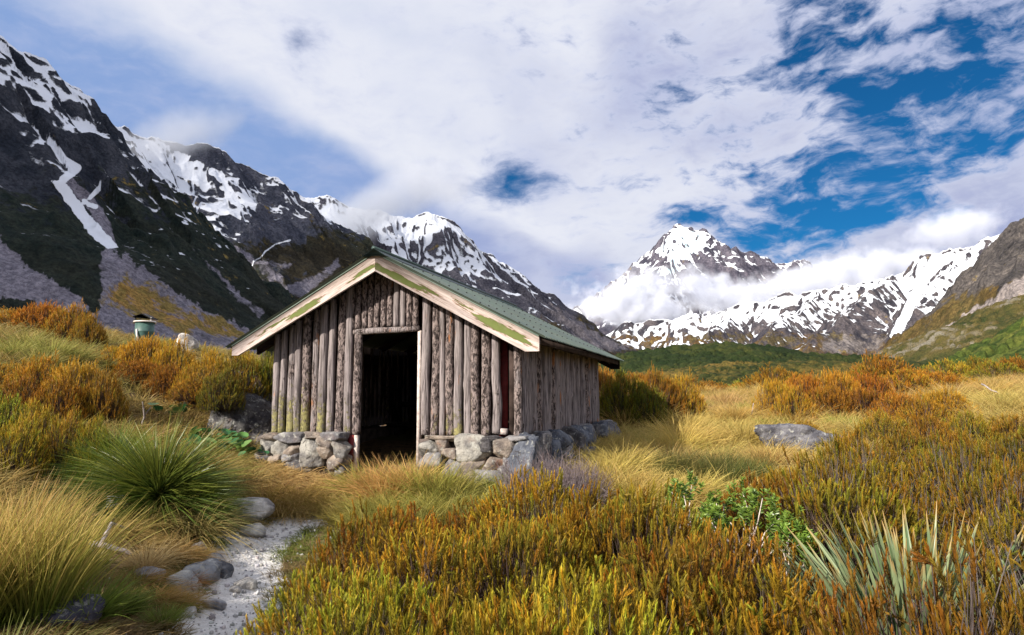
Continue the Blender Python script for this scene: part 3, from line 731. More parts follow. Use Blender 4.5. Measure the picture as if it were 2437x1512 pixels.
def log_mat():
    m, nt, out = material('weathered_log')
    oi = nt.node('ShaderNodeObjectInfo'); o = nt.node('ShaderNodeTexCoord').outputs['Object']
    off = nt.vm('MULTIPLY', oi.outputs['Location'], (3.3, 5.1, 0.0))
    p = nt.vm('ADD', o, off)
    sep = nt.node('ShaderNodeSeparateColor'); nt.put(sep.inputs[0], oi.outputs['Color'])
    bark, moss, orng = sep.outputs[0], sep.outputs[1], sep.outputs[2]
    st = nt.noise(nt.mapping(p, scale=(1, 1, .045)), 60, 5, .65)
    st2 = nt.noise(nt.mapping(p, scale=(1, 1, .12)), 22, 5, .6)
    wood = nt.mix(nt.step(st, .38, .62), (.07, .058, .058, 1), (.32, .275, .275, 1))
    wood = nt.mix(nt.step(st2, .40, .64, 0, .55), wood, (.24, .21, .20, 1))
    pz = nt.mapping(p, scale=(1, 1, .42))
    fl = nt.noise(pz, 34, 6, .7, .8); fl2 = nt.voro(pz, 46)
    bk = nt.mix(nt.step(fl, .42, .58), (.032, .024, .023, 1), (.30, .24, .225, 1))
    bk = nt.mix(nt.step(fl2, .0, .28, .6, 0), bk, (.04, .03, .028, 1))
    pb = nt.noise(nt.mapping(p, scale=(1, 1, .25)), 9, 5, .6)
    bm = nt.step(nt.m('ADD', pb, nt.m('MULTIPLY_ADD', bark, .8, -.4)), .46, .54)
    c = nt.mix(bm, wood, bk)
    om = nt.step(nt.m('ADD', nt.noise(nt.mapping(p, (4, 4, 4), scale=(1, 1, .2)), 8, 5, .6), nt.m('MULTIPLY_ADD', orng, .26, -.28)), .44, .50, 0, .85)
    c = nt.mix(om, c, nt.mix(st, (.30, .105, .035, 1), (.50, .23, .09, 1)))
    sx = nt.node('ShaderNodeSeparateXYZ'); nt.put(sx.inputs[0], o)
    mz = nt.step(sx.outputs[2], 1.2, -.3)
    mn = nt.noise(p, 26, 6, .7)
    mn2 = nt.noise(nt.mapping(p, scale=(1, 1, .5)), 11, 6, .7)
    mm = nt.step(nt.m('ADD', nt.m('MULTIPLY_ADD', mn, .55, nt.m('MULTIPLY', mn2, .75)), nt.m('MULTIPLY', nt.m('MULTIPLY', moss, mz), .34)), .80, .95, 0, .85)
    c = nt.mix(mm, c, nt.mix(mn, (.16, .15, .05, 1), (.42, .38, .15, 1)))
    kn = nt.voro(nt.mapping(p, scale=(1, 1, .55)), 7)
    c = nt.mix(nt.step(kn, .03, .10, .85, 0), c, (.03, .024, .022, 1))
    h = nt.m('ADD', nt.m('MULTIPLY', st, .35), nt.m('MULTIPLY', nt.m('MULTIPLY', fl, bm), 1.0))
    h = nt.m('ADD', h, nt.m('MULTIPLY', nt.m('MULTIPLY', mm, mn), .8))
    principled(nt, out, c, .88, .2, nt.bump(h, 1.0, .035))
    return m
M['log'] = log_mat()

def paint_mat(name, patches, seed):
    """bare pale board; what is left of the green paint lies in a few long patches with edges torn along the grain"""
    m, nt, out = material(name)
    p = nt.node('ShaderNodeTexCoord').outputs['Object']
    ps = nt.vm('ADD', p, (seed * 3.1, seed * 1.7, seed * .9))
    gr = nt.noise(nt.mapping(ps, scale=(.03, 1, 1)), 150, 6, .68)
    g2 = nt.noise(nt.mapping(ps, scale=(.08, 1, 1)), 34, 5, .65)
    wood = nt.mix(nt.step(gr, .3, .7), (.25, .195, .175, 1), (.52, .43, .385, 1))
    wood = nt.mix(nt.step(g2, .40, .66, 0, .5), wood, (.60, .525, .49, 1))
    cr = nt.noise(nt.mapping(ps, scale=(.045, 1, 1)), 70, 7, .75)
    wood = nt.mix(nt.step(cr, .57, .63, 0, .85), wood, (.13, .075, .05, 1))
    ed = nt.noise(nt.mapping(ps, scale=(.11, 1, 1)), 48, 9, .75); e2 = nt.noise(nt.mapping(ps, scale=(.3, 1, 1)), 15, 6, .65)
    s_ = None
    for (x, z, sx, sz, w) in patches:
        mp = nt.mapping(p, (x, 0, z), (0, 0, 0), (sx, 50, sz), 'TEXTURE')
        g = nt.m('MULTIPLY', nt.m('EXPONENT', nt.m('MULTIPLY', nt.vm('DOT_PRODUCT', mp, mp, out=1), -1.0)), w)
        s_ = g if s_ is None else nt.m('MAXIMUM', s_, g)
    k = nt.m('ADD', s_, nt.m('ADD', nt.m('MULTIPLY', nt.m('SUBTRACT', ed, .5), 2.0), nt.m('MULTIPLY', nt.m('SUBTRACT', e2, .5), .9)))
    pm = nt.step(k, .52, .55); em = nt.step(k, .36, .52)
    c = nt.mix(nt.m('MULTIPLY', em, .75), wood, (.25, .13, .08, 1))
    c = nt.mix(pm, c, nt.mix(nt.noise(p, 9, 5, .6), (.075, .095, .022, 1), (.125, .145, .042, 1)))
    stn = nt.noise(ps, 5, 5, .6)
    c = nt.mix(nt.step(stn, .56, .74, 0, .35), c, (.20, .16, .14, 1))
    h = nt.m('ADD', nt.m('MULTIPLY', pm, .8), nt.m('ADD', nt.m('MULTIPLY', gr, .5), nt.m('MULTIPLY', cr, -.6)))
    principled(nt, out, c, .8, .25, nt.bump(h, .9, .005))
    return m
M['paint_left'] = paint_mat('peeling_board_left', [(-.22, -.125, .30, .035, .9), (-1.22, -.11, .34, .05, 1.05), (-1.75, -.07, .40, .03, .75), (-2.1, -.10, .25, .02, .55)], 1)
M['paint_right'] = paint_mat('peeling_board_right', [(.42, -.135, .52, .045, 1.25), (.85, -.10, .30, .03, .8), (1.45, -.08, .22, .05, .6), (1.98, -.115, .40, .055, 1.35)], 2)

def roof_mat():
    m, nt, out = material('green_roofing_iron')
    o = nt.node('ShaderNodeTexCoord').outputs['Object']
    n = nt.noise(o, 3.5, 7, .65); st = nt.noise(nt.mapping(o, scale=(.25, 1.4, .25)), 9, 6, .65)
    c = nt.mix(nt.step(n, .3, .7), (.070, .098, .080, 1), (.115, .150, .120, 1))
    c = nt.mix(nt.step(st, .55, .75, 0, .5), c, (.20, .24, .215, 1))
    c = nt.mix(nt.step(nt.noise(o, 6, 6, .7), .66, .74, 0, .8), c, (.17, .09, .04, 1))
    sy_ = nt.node('ShaderNodeSeparateXYZ'); nt.put(sy_.inputs[0], o)
    lap = nt.m('FRACT', nt.m('DIVIDE', sy_.outputs[1], .76))
    c = nt.mix(nt.step(lap, .03, .0, 0, .65), c, (.025, .035, .03, 1))
    c = nt.mix(nt.step(nt.m('ADD', nt.m('MULTIPLY', nt.step(lap, .16, .0), .22), nt.noise(nt.mapping(o, scale=(.5, 2.5, .5)), 7, 7, .7)), .66, .80, 0, .7), c, (.15, .085, .045, 1))
    p = principled(nt, out, c, nt.step(n, .3, .7, .42, .6), .45, nt.bump(n, .12, .01))
    return m
M['roof'] = roof_mat()
M['ridge'] = simple('dark_green_ridge_iron', (.035, .06, .055), .5, .4, 5, .3, .1, 20)
M['redboard'] = simple('dark_red_board', (.15, .018, .018), .7, .3, 14, .3, .3, 60)
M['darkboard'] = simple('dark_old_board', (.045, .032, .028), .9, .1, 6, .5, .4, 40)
M['paleboard'] = simple('pale_bare_board', (.55, .47, .43), .85, .2, 20, .3, .4, 60)
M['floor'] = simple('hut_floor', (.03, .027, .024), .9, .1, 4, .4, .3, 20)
M['mortar'] = simple('rubble_core', (.10, .08, .072), .95, .1, 9, .5, .8, 24)
M['nail'] = simple('nail_head', (.02, .02, .02), .6, .4)

def make_log(name, parent, x, y, z0, z1, r, seed, bark=.5, moss=0., orng=.2, bend=.012, half=None, sq=0.0):
    g = np.random.default_rng(seed); n = max(8, int((z1 - z0) / .055)); sides = 16
    t = np.linspace(0, 1, n); z = (z1 - z0) * t
    cx_ = bend * fbm(t * 2.2 + seed * 1.7, t * 0 + .3, 2, seed); cy_ = bend * .6 * fbm(t * 2.2 + seed, t * 0 + 7.3, 2, seed + 3)
    th = np.linspace(0, 2 * PI, sides, endpoint=False)
    TH, ZZ = np.meshgrid(th, z, indexing='ij')
    rad = r * (1 + .07 * fbm(np.cos(TH) * 1.2 + seed, np.sin(TH) * 1.2 + ZZ * 3, 3, seed + 9) + .05 * fbm(TH * 2, ZZ * 14, 2, seed + 5) + .05 * (0.5 - ZZ / (z1 - z0)))
    for _ in range(g.integers(0, 4)):
        a0, zk = g.uniform(-PI, 0), g.uniform(.1, .95) * (z1 - z0)
        da = np.angle(np.exp(1j * (TH - a0)))
        rad = rad + r * g.uniform(.15, .42) * np.exp(-(da / .33) ** 2 - ((ZZ - zk) / .026) ** 2)
    if sq: rad = rad * (1 - sq * np.clip(-np.sin(TH), 0, 1) ** 3)
    X = cx_[None] + rad * np.cos(TH); Y = cy_[None] + rad * np.sin(TH)
    V = np.stack([X, Y, ZZ + (ZZ < 1e-6) * g.uniform(-.025, .02) ], -1).reshape(-1, 3)
    i, j = np.meshgrid(np.arange(sides), np.arange(n - 1), indexing='ij'); i2 = (i + 1) % sides
    q = np.stack([i * n + j, i2 * n + j, i2 * n + j + 1, i * n + j + 1], -1).reshape(-1, 4)
    T = []
    for k in range(1, sides - 1):
        T.append((0, (k + 1) * n, k * n)); T.append((n - 1, k * n + n - 1, (k + 1) * n + n - 1))
    o = new_obj(name, mk_mesh(name, V, q, T, M['log'], smooth=True), parent)
    o.location = (x, y, ZB + z0); o.color = (bark, moss, orng, 1)
    o.rotation_euler = (0, g.normal(0, .006), 0)
    return o

def ico(sub):
    import bmesh
    bm = bmesh.new(); bmesh.ops.create_icosphere(bm, subdivisions=sub, radius=1)
    V = np.array([v.co[:] for v in bm.verts]); T = np.array([[v.index for v in f.verts] for f in bm.faces]); bm.free()
    return V, T
ICO = {k: ico(k) for k in (2, 3, 4, 5)}

def rock_mesh(name, size, seed, sub=4, planes=13, rough=.10, soft=14):
    """angular boulder: smooth support of random planes plus fracture noise"""
    g = np.random.default_rng(seed); V, T = ICO[sub]
    N = g.normal(size=(planes, 3)); N /= np.linalg.norm(N, axis=1)[:, None]
    N = np.concatenate([N, [[1, 0, 0], [-1, 0, 0], [0, 1, 0], [0, -1, 0], [0, 0, 1], [0, 0, -1]]]); D = np.concatenate([g.uniform(.68, 1.0, planes), np.ones(6)])
    dots = np.clip(V @ N.T, 1e-3, None); rr = D / dots
    rad = (np.sum(rr ** -soft, axis=1)) ** (-1 / soft)
    P = V * rad[:, None]
    a, b = P[:, 0] * 1.6 + seed * 3.7, P[:, 1] * 1.6 + P[:, 2] * 1.9
    P = P * (1 + rough * fbm(a, b, 4, seed)[:, None] + rough * .6 * (ridged(a * 2.3, b * 2.3 + P[:, 2], 4, seed + 2) - .5)[:, None])
    P = P * np.array(size)[None] * .5
    return mk_mesh(name, P, None, T, M['rock'], smooth=True)

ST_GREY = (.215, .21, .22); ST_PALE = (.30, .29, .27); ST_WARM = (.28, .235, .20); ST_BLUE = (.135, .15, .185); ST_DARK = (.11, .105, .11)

def build_hut():
    hut = empty('log_hut', (HX, HY, HZ), -YAW)
    tag(hut, 'old log hut with green iron roof and peeling white and green gable boards', 'hut')
    rz = lambda x: AP - .03 - SL * abs(x)          # underside of the roof above the log feet
    # front wall
    b = MB()
    b.box((-W2 + .03, .075, ZB - .02), (-.52, .10, ZB + 1.38)); b.box((.50, .075, ZB - .02), (1.44, .10, ZB + 1.50)); b.box((1.655, .075, ZB), (W2 - .02, .10, ZB + 1.30))
    b.prism([(-W2 + .03, ZB + 1.381), (W2 - .02, ZB + 1.301 + .08), (W2 - .02, ZB + rz(W2) + .0), (0, ZB + rz(0)), (-W2 + .03, ZB + rz(-W2))], .075, .10)
    fw = b.build('front_wall', M['darkboard'], hut)
    k = 0
    xs = [hut_pt(600 + c / 4.32, 1050, 0)[0] for c in (312, 377, 465, 545, 622, 715, 797, 890, 985, 1076)]
    rs = [.050, .047, .058, .050, .060, .052, .058, .050, .063, .056]
    for i, (x, r) in enumerate(zip(xs, rs)):
        make_log('log', fw, x, -.0 + .008 * ((i * 7) % 3 - 1), -.015 + .03 * ((i * 5) % 3 - 1) * .5, rz(x) - .02, r, 100 + i, [.15, .3, .35, .15, .9, .5, .1, .05, .75, .2][i], [.9, 1., 1.15, .8, 1.1, .35, 1., .55, .25, .6][i], [.25, .1, .1, .1, .1, .6, .1, .1, .1, .1][i])
    # gable logs over the lintel
    lt = 1.385
    for i, x in enumerate(np.linspace(-.555, .395, 11)):
        make_log('log', fw, x, .005, lt, rz(x) - .02, .047 + .006 * ((i * 3) % 3 - 1), 140 + i, .8 if i not in (7, 8) else .3, 0, [.1, .1, .15, .1, .5, .1, .6, .5, .1, .5, .1][i])
    # right of the door
    cs = (170, 268, 345, 425, 512, 612, 692, 800, 922, 1142)
    rr_ = (.058, .056, .038, .054, .056, .052, .056, .060, .056, .050)
    for i, (c, r) in enumerate(zip(cs, rr_)):
        x = hut_pt(1000 + c / 4.32, 1050, 0)[0]
        make_log('log', fw, x, .004 * ((i * 5) % 3 - 1), -.02 + (.04 if i == 8 else 0), rz(x) - .02, r, 170 + i, [.35, .85, .4, .8, .25, .1, .65, .9, .35, .6][i], [.25, .4, .3, .7, .8, .35, .6, .3, .1, .2][i], [.3, .4, .62, .6, .4, .15, .35, .1, .1, .5][i], bend=.02)
    # door
    xl = hut_pt(600 + 1170 / 4.32, 1050, 0)[0]
    make_log('door_post', fw, xl, -.012, -.02, 1.31, .056, 201, .7, .15, .35)
    b = MB(); z = ZB + 1.345
    b.tube([(xl - .05, -.03, z - .01), (-.2, -.034, z + .002), (.2, -.03, z + .004), (.46, -.03, z + .012)], [.04, .043, .04, .037], 12)
    li = b.build('lintel', M['log'], fw, True); li.color = (.5, .0, .35, 1)
    b = MB(); b.box((-.545, -.045, ZB - .45), (-.452, .06, ZB - .024)); b.build('red_board', M['redboard'], fw)
    b = MB(); b.box((-.449, -.055, ZB - .48), (-.408, .02, ZB - .022)); b.build('jamb', M['paleboard'], fw)
    b = MB(); b.box((.446, -.035, ZB - .47), (.482, .06, ZB + 1.33)); b.build('jamb', M['paleboard'], fw)
    # gap at the right end with red boards behind
    b = MB(); b.box((1.48, .13, ZB - .02), (1.615, .155, ZB + 1.36)); b.box((1.40, .16, ZB - .02), (1.48, .175, ZB + 1.4)); b.build('red_board', M['redboard'], fw)
    b = MB(); b.box((1.49, -.02, ZB + .015), (1.64, .11, ZB + .085), Matrix.Rotation(R(4), 4, 'Y')); b.build('sill_block', M['paleboard'], fw)
    # right wall
    b = MB(); b.box((W2 - .045, .12, ZB - .02), (W2 - .015, DEP, ZB + rz(W2) - .03)); rw = b.build('side_wall', M['darkboard'], hut)
    g = np.random.default_rng(5); y = .10; i = 0
    while y < DEP:
        r = g.uniform(.042, .085); y += r
        lg = make_log('log', rw, W2 + .01 + g.uniform(-.035, .045), y, -.03 + g.uniform(-.03, .03), rz(W2) - .04, r, 240 + i, g.choice([.1, .25, .4, .75]), 0, g.choice([.0, .1, .2, .6]), .025)
        lg.rotation_euler[2] = PI / 2 * 0
        y += r + g.uniform(-.006, .028); i += 1
    b = MB(); b.box((-W2 + .015, .12, ZB - .02), (-W2 + .045, DEP, ZB + rz(W2) - .03)); lw = b.build('side_wall', M['darkboard'], hut)
    y = .14; i = 0
    while y < DEP:
        r = g.uniform(.06, .085); y += r
        make_log('log', lw, -W2 - .02, y, -.03, rz(W2) - .04, r, 300 + i, g.choice([.2, .5, .8]), .6, .1, .02); y += r + g.uniform(-.015, .006); i += 1
    # rear wall, floor, interior
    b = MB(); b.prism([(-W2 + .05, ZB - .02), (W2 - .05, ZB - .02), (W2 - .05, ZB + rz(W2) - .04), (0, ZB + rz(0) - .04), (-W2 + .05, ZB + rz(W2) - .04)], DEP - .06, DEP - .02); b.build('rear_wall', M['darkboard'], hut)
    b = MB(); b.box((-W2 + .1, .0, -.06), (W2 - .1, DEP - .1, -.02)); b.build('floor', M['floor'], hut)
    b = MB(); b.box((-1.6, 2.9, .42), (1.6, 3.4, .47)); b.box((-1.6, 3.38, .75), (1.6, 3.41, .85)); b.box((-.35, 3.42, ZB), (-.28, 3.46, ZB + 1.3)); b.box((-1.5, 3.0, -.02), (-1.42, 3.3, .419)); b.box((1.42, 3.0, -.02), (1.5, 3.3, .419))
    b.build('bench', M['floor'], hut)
    # roof: corrugated sheets, ridge cap
    for sgn in (-1, 1):
        y0, y1 = -OVF - .035, DEP + OVR; nU = 6; pitch = .076
        ys = np.linspace(y0, y1, int((y1 - y0) / pitch * 8)); us = np.linspace(0, SPAN + .075, nU)
        U, Yy = np.meshgrid(us, ys, indexing='ij')
        wv = .011 * np.cos((Yy - y0) / pitch * 2 * PI); al = math.atan(SL)
        X = U + wv * math.sin(al); Z = ZB + AP + .035 - SL * U + wv * math.cos(al) + .011 * fbm(U * 1.2, Yy * 1.2, 3, 77)
        top = np.stack([X * sgn, Yy, Z], -1).reshape(-1, 3); bot = top - np.array([0, 0, .004])
        nu, ny = U.shape; i, j = np.meshgrid(np.arange(nu - 1), np.arange(ny - 1), indexing='ij')
        q = np.stack([i * ny + j, (i + 1) * ny + j, (i + 1) * ny + j + 1, i * ny + j + 1], -1).reshape(-1, 4)
        RV = np.concatenate([top, bot]); RQ = np.concatenate([q, q[:, ::-1] + nu * ny]); nb = MB()
        for uu in (.33, .85, 1.4, 1.9):
            for yy in np.arange(y0 + .15, y1, pitch * 4):
                zc = ZB + AP + .047 - SL * uu
                nb.tube([(sgn * uu, yy, zc - .004), (sgn * (uu + .005), yy, zc + .009)], [.012, .009], 6)
        NV = np.concatenate(nb.V); NQ = np.array(nb.Q) + len(RV); NTr = np.array(nb.T) + len(RV)
        mi = np.concatenate([np.zeros(len(RQ)), np.ones(len(NQ) + len(NTr))])
        o = new_obj('roof', mk_mesh('roof', np.concatenate([RV, NV]), np.concatenate([RQ, NQ]), NTr, M['roof'], smooth=True, mats=[M['nail']], midx=mi), hut)
        if sgn > 0:
            # eave purlin under the sheet edge
            eb = MB(); eb.box((SPAN - .06, -OVF + .06, ZB + AP - SL * SPAN - .075), (SPAN - .02, y1 - .06, ZB + AP - SL * SPAN - .005)); eb.build('eave_batten', M['darkboard'], hut)
    b = MB()
    zt = ZB + AP + .058
    b.prism([(-.17, zt - .17 * SL - .004), (0, zt + .012), (.17, zt - .17 * SL - .004), (.17, zt - .17 * SL - .010), (0, zt + .004), (-.17, zt - .17 * SL - .010)], -OVF - .045, DEP + OVR + .01)
    b.tube([(0, -OVF - .045, zt + .012), (0, DEP + OVR, zt + .014)], .030, 8)
    b.build('ridge_cap', M['ridge'], hut)
    b = MB(); b.box((.04, -OVF + .02, ZB + AP - .10), (.07, DEP + OVR - .05, ZB + AP - .02)); b.build('ridge_beam', M['darkboard'], hut)
    # rafters, their ends showing under the right eave
    for yy in (.02, .95, 1.85, 2.9, 3.9, 4.9):
        for sgn in (-1, 1):
            b = MB()
            b.prism([(sgn * .05, ZB + AP - .03 - SL * .05), (sgn * (SPAN - .10), ZB + AP - .03 - SL * (SPAN - .10)), (sgn * (SPAN - .10), ZB + AP - .14 - SL * (SPAN - .10)), (sgn * .05, ZB + AP - .14 - SL * .05)], yy - .03, yy + .03)
            b.build('rafter', M['darkboard'] if sgn < 0 else M['log'], hut).color = (.2, 0, .1, 1)
    # barge boards
    for yy, nm in ((-OVF, 'barge_board'), (DEP + OVR - .06, 'barge_board')):
        for sgn in (-1, 1):
            b = MB(); e = SPAN; ze = ZB + AP - SL * e
            zb_ = ze - (.165 if sgn > 0 else .12)
            pts = [(0, ZB + AP), (sgn * e, ze), (sgn * e, zb_), (sgn * (e - (.17 if sgn > 0 else .10)), zb_), (sgn * 0.0, ZB + AP - .222)]
            # sloping mesh, cut into lengths so that the grain bends nowhere
            b.prism(pts, yy, yy + .035)
            o = b.build(nm, (M['paint_left'] if sgn < 0 else M['paint_right']) if yy < 0 else M['darkboard'], hut)
            # grain runs along the board: turn the object so its own x axis follows the slope
            al = -math.atan(SL) * sgn
            Rm = Matrix.Rotation(-al, 4, 'Y')
            Rm = Matrix.Translation((0, 0, ZB + AP)) @ Rm
            o.data.transform(Rm.inverted()); o.matrix_local = Rm
            o.color = (.31, .7, .2, .52) if sgn < 0 else (.12, .3, .9, .95)
            if yy < 0:
                b2 = MB(); b2.prism([(0, ZB + AP + .004), (sgn * (e + .0), ze + .004), (sgn * (e + .0), ze + .022), (0, ZB + AP + .022)], yy - .012, yy + .02)
                b2.build('roof_trim', M['roof'], hut)
    # stone footing: rubble core and single stones
    b = MB()
    b.box((-W2 - .02, -.06, -.25), (-.56, .22, ZB - .05)); b.box((.50, -.06, -.25), (W2 + .10, .22, ZB - .06)); b.box((W2 - .2, .221, -.25), (W2 + .10, DEP + .1, ZB - .06)); b.box((-W2 - .1, .221, -.25), (-W2 + .2, DEP + .1, ZB - .06)); b.box((-W2 + .201, DEP - .1, -.25), (W2 - .201, DEP + .1, ZB - .06))
    sb = b.build('stone_footing', M['mortar'], hut)
    def stone(x, y, z, sx, sy, sz, seed, colr, rust=.3, rot=0.):
        o = new_obj('stone', rock_mesh('stone', (sx, sy, sz), seed, 4, 8, .13, 26), sb)
        o.location = (x, y, z); o.color = (*colr, rust); o.rotation_euler = (0, rot, random.uniform(-.25, .25)); return o
    L = [(250, 940, 190, 80, ST_WARM), (480, 950, 310, 110, ST_GREY), (700, 925, 180, 80, ST_WARM), (940, 940, 250, 90, ST_GREY), (255, 1040, 190, 150, ST_PALE), (390, 1085, 150, 210, ST_PALE),
         (535, 1065, 180, 120, ST_WARM), (710, 1085, 190, 290, ST_PALE), (880, 1005, 170, 160, ST_WARM), (1000, 1065, 190, 150, ST_PALE), (510, 1150, 150, 120, ST_GREY), (950, 1190, 270, 160, ST_WARM), (330, 1165, 160, 100, ST_WARM), (860, 1105, 150, 110, ST_WARM), (560, 1230, 300, 120, ST_DARK), (230, 1150, 160, 120, ST_GREY), (1010, 1290, 200, 100, ST_DARK)]
    for i, (u, v, w, h, c) in enumerate(L):
        x, z = hut_pt(600 + u / 4.32, 850 + v / 4.32, -.14); s = 9.25 / 1630 / 4.32 * 1.13
        stone(x, -.10, ZB + z, w * s, .32, h * s, 400 + i, c, .5 if c is ST_WARM else .15)
    Rr = [(205, 1060, 210, 160, ST_PALE), (350, 1070, 140, 170, ST_WARM), (690, 1072, 320, 270, ST_PALE), (1020, 1070, 290, 220, ST_WARM), (820, 1020, 130, 130, ST_DARK), (645, 1270, 270, 230, ST_WARM),
          (905, 1230, 240, 170, ST_WARM), (1060, 1190, 130, 100, ST_GREY), (1040, 1340, 270, 210, ST_GREY), (460, 1130, 150, 130, ST_WARM), (470, 1240, 220, 210, ST_GREY), (260, 1200, 240, 180, ST_GREY), (860, 1400, 260, 200, ST_GREY)]
    for i, (u, v, w, h, c) in enumerate(Rr):
        x, z = hut_pt(1000 + u / 4.32, 850 + v / 4.32, -.14); s = 8.5 / 1630 / 4.32 * 1.13
        stone(x, -.10, ZB + z, w * s, .34, h * s, 430 + i, c, .75 if c is ST_WARM else .25)
    # big blue corner stone, then the side stones, blue shade put into their colours
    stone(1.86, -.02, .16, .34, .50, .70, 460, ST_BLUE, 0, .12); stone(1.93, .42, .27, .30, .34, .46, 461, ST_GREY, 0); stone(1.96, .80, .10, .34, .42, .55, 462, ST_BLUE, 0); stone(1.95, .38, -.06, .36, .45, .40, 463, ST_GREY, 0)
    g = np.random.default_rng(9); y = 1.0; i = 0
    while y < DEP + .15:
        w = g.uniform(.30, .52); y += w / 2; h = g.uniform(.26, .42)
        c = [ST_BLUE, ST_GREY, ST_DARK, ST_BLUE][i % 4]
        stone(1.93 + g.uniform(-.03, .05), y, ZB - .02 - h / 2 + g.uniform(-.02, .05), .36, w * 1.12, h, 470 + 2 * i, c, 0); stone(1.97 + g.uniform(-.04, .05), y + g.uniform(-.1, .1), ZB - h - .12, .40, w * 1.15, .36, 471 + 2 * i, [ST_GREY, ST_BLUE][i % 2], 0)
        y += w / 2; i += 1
    stone(2.0, DEP + .12, .24, .42, .5, .46, 520, ST_GREY, 0)
    for i in range(10):
        stone(-W2 - .12, .3 + i * .5, .22 + .04 * (i % 3), .34, .54, .44, 530 + i, [ST_GREY, ST_WARM, ST_DARK][i % 3], .3)
    # flat capping slabs under the logs
    for (u, v, w, h, c, sd) in ((385, 955, 440, 52, ST_WARM, 550), (870, 950, 240, 40, ST_DARK, 551), (1120, 958, 300, 46, ST_GREY, 552)):
        x, z = hut_pt(1000 + u / 4.32, 850 + v / 4.32, -.14); s = 8.5 / 1630 / 4.32
        stone(x, -.11, ZB + z, w * s, .26, h * s * 1.2, sd, c, .2).rotation_euler = (0, 0, 0)
    return hut
build_hut()
# ------------------------------------------------------------------ plants: blade and sprig builders
def norm(v): return v / (np.linalg.norm(v, axis=-1, keepdims=True) + 1e-9)

class Soup:
    def __init__(s): s.V = []; s.Q = []; s.T = []; s.C = []; s.n = 0
    def add(s, V, Q=None, T=None, C=None):
        if Q is not None and len(Q): s.Q.append(Q + s.n)
        if T is not None and len(T): s.T.append(T + s.n)
        s.V.append(V); s.C.append(C); s.n += len(V)
    def mesh(s, name, mat, smooth=False):
        return mk_mesh(name, np.concatenate(s.V), np.concatenate(s.Q) if s.Q else None, np.concatenate(s.T) if s.T else None, mat, col=np.concatenate(s.C), smooth=smooth)

def add_blades(S, base, d, L, w, bend, c0, c1, nseg=4, g=rng, fold=0.0, tipw=.08, power=.8):
    """grass blades: strips that start along d, droop by bend and narrow to the tip"""
    N = len(base); t = np.linspace(0, 1, nseg + 1)
    side = norm(np.cross(d, g.normal(size=(N, 3)) + np.array([0, 0, .2])))
    hd = d * np.array([1, 1, 0]); hd = norm(hd + 1e-4)
    ctr = base[:, None] + d[:, None] * (L[:, None] * t)[..., None]
    ctr = ctr + (hd[:, None] * .55 - np.array([0, 0, .62]))[...] * (bend * L)[:, None, None] * (t ** 2)[None, :, None]
    ww = w[:, None] * np.maximum(tipw, (1 - t ** 1.6) ** power * (.55 + .45 * np.minimum(1, t * 5)))[None]
    V = np.stack([ctr - side[:, None] * ww[..., None] * .5, ctr + side[:, None] * ww[..., None] * .5], 2)
    C = c0[:, None] * (1 - t)[None, :, None] + c1[:, None] * t[None, :, None]
    C = np.repeat(C[:, :, None], 2, 2)
    k = np.arange(N)[:, None] * (2 * (nseg + 1)) + np.arange(nseg)[None] * 2
    Q = np.stack([k, k + 1, k + 3, k + 2], -1).reshape(-1, 4)
    S.add(V.reshape(-1, 3), Q, None, C.reshape(-1, 3))

def add_sprigs(S, base, d, L, nn, nl, nw, cb, ct, g=rng, spread=.5, taper=.35):
    """heath sprigs: a stem set with needles that point up and out"""
    N = len(base)
    t = (np.arange(nn)[None] + g.uniform(0, 1, (N, nn))) / nn
    th = g.uniform(0, 2 * PI, (N, nn))
    u = norm(np.cross(d, np.array([.3, .9, .1]))); v = np.cross(d, u)
    rad = np.cos(th)[..., None] * u[:, None] + np.sin(th)[..., None] * v[:, None]
    nd = norm(d[:, None] + rad * (spread * (1.15 - .75 * t))[..., None])
    p = base[:, None] + d[:, None] * (L[:, None] * t)[..., None]
    ln = nl * (1 - taper * t) * g.uniform(.75, 1.2, (N, nn))
    sd = norm(np.cross(nd, rad)) * (nw * .5)
    V = np.stack([p - sd, p + sd, p + nd * ln[..., None]], 2)
    C = cb[:, None] * (1 - t[..., None]) + ct[:, None] * t[..., None]
    C = C * g.uniform(.75, 1.25, (N, nn, 1)); C = np.repeat(C[:, :, None], 3, 2); C[:, :, 2] *= 1.15
    T = np.arange(N * nn * 3).reshape(-1, 3)
    S.add(V.reshape(-1, 3), None, T, C.reshape(-1, 3))

def add_twigs(S, a, b, r, col):
    """thin twigs as crossed strips from a to b"""
    N = len(a); d = norm(b - a)
    s1 = norm(np.cross(d, np.array([.2, .3, .93]) + rng.normal(size=(N, 3)) * .1)); s2 = np.cross(d, s1)
    for s_ in (s1, s2):
        V = np.stack([a - s_ * r[:, None], a + s_ * r[:, None], b + s_ * r[:, None] * .4, b - s_ * r[:, None] * .4], 1)
        k = np.arange(N)[:, None] * 4; Q = k + np.arange(4)[None]
        S.add(V.reshape(-1, 3), Q, None, np.repeat(col, 4, 0))

def lerpc(a, b, t): return np.array(a)[None] * (1 - t[:, None]) + np.array(b)[None] * t[:, None]

ORANGE = (.47, .215, .016); RUST = (.27, .125, .018); OLIVE = (.15, .14, .020); LIME = (.33, .33, .030); DEEP = (.055, .070, .014); TWIG = (.16, .105, .09)

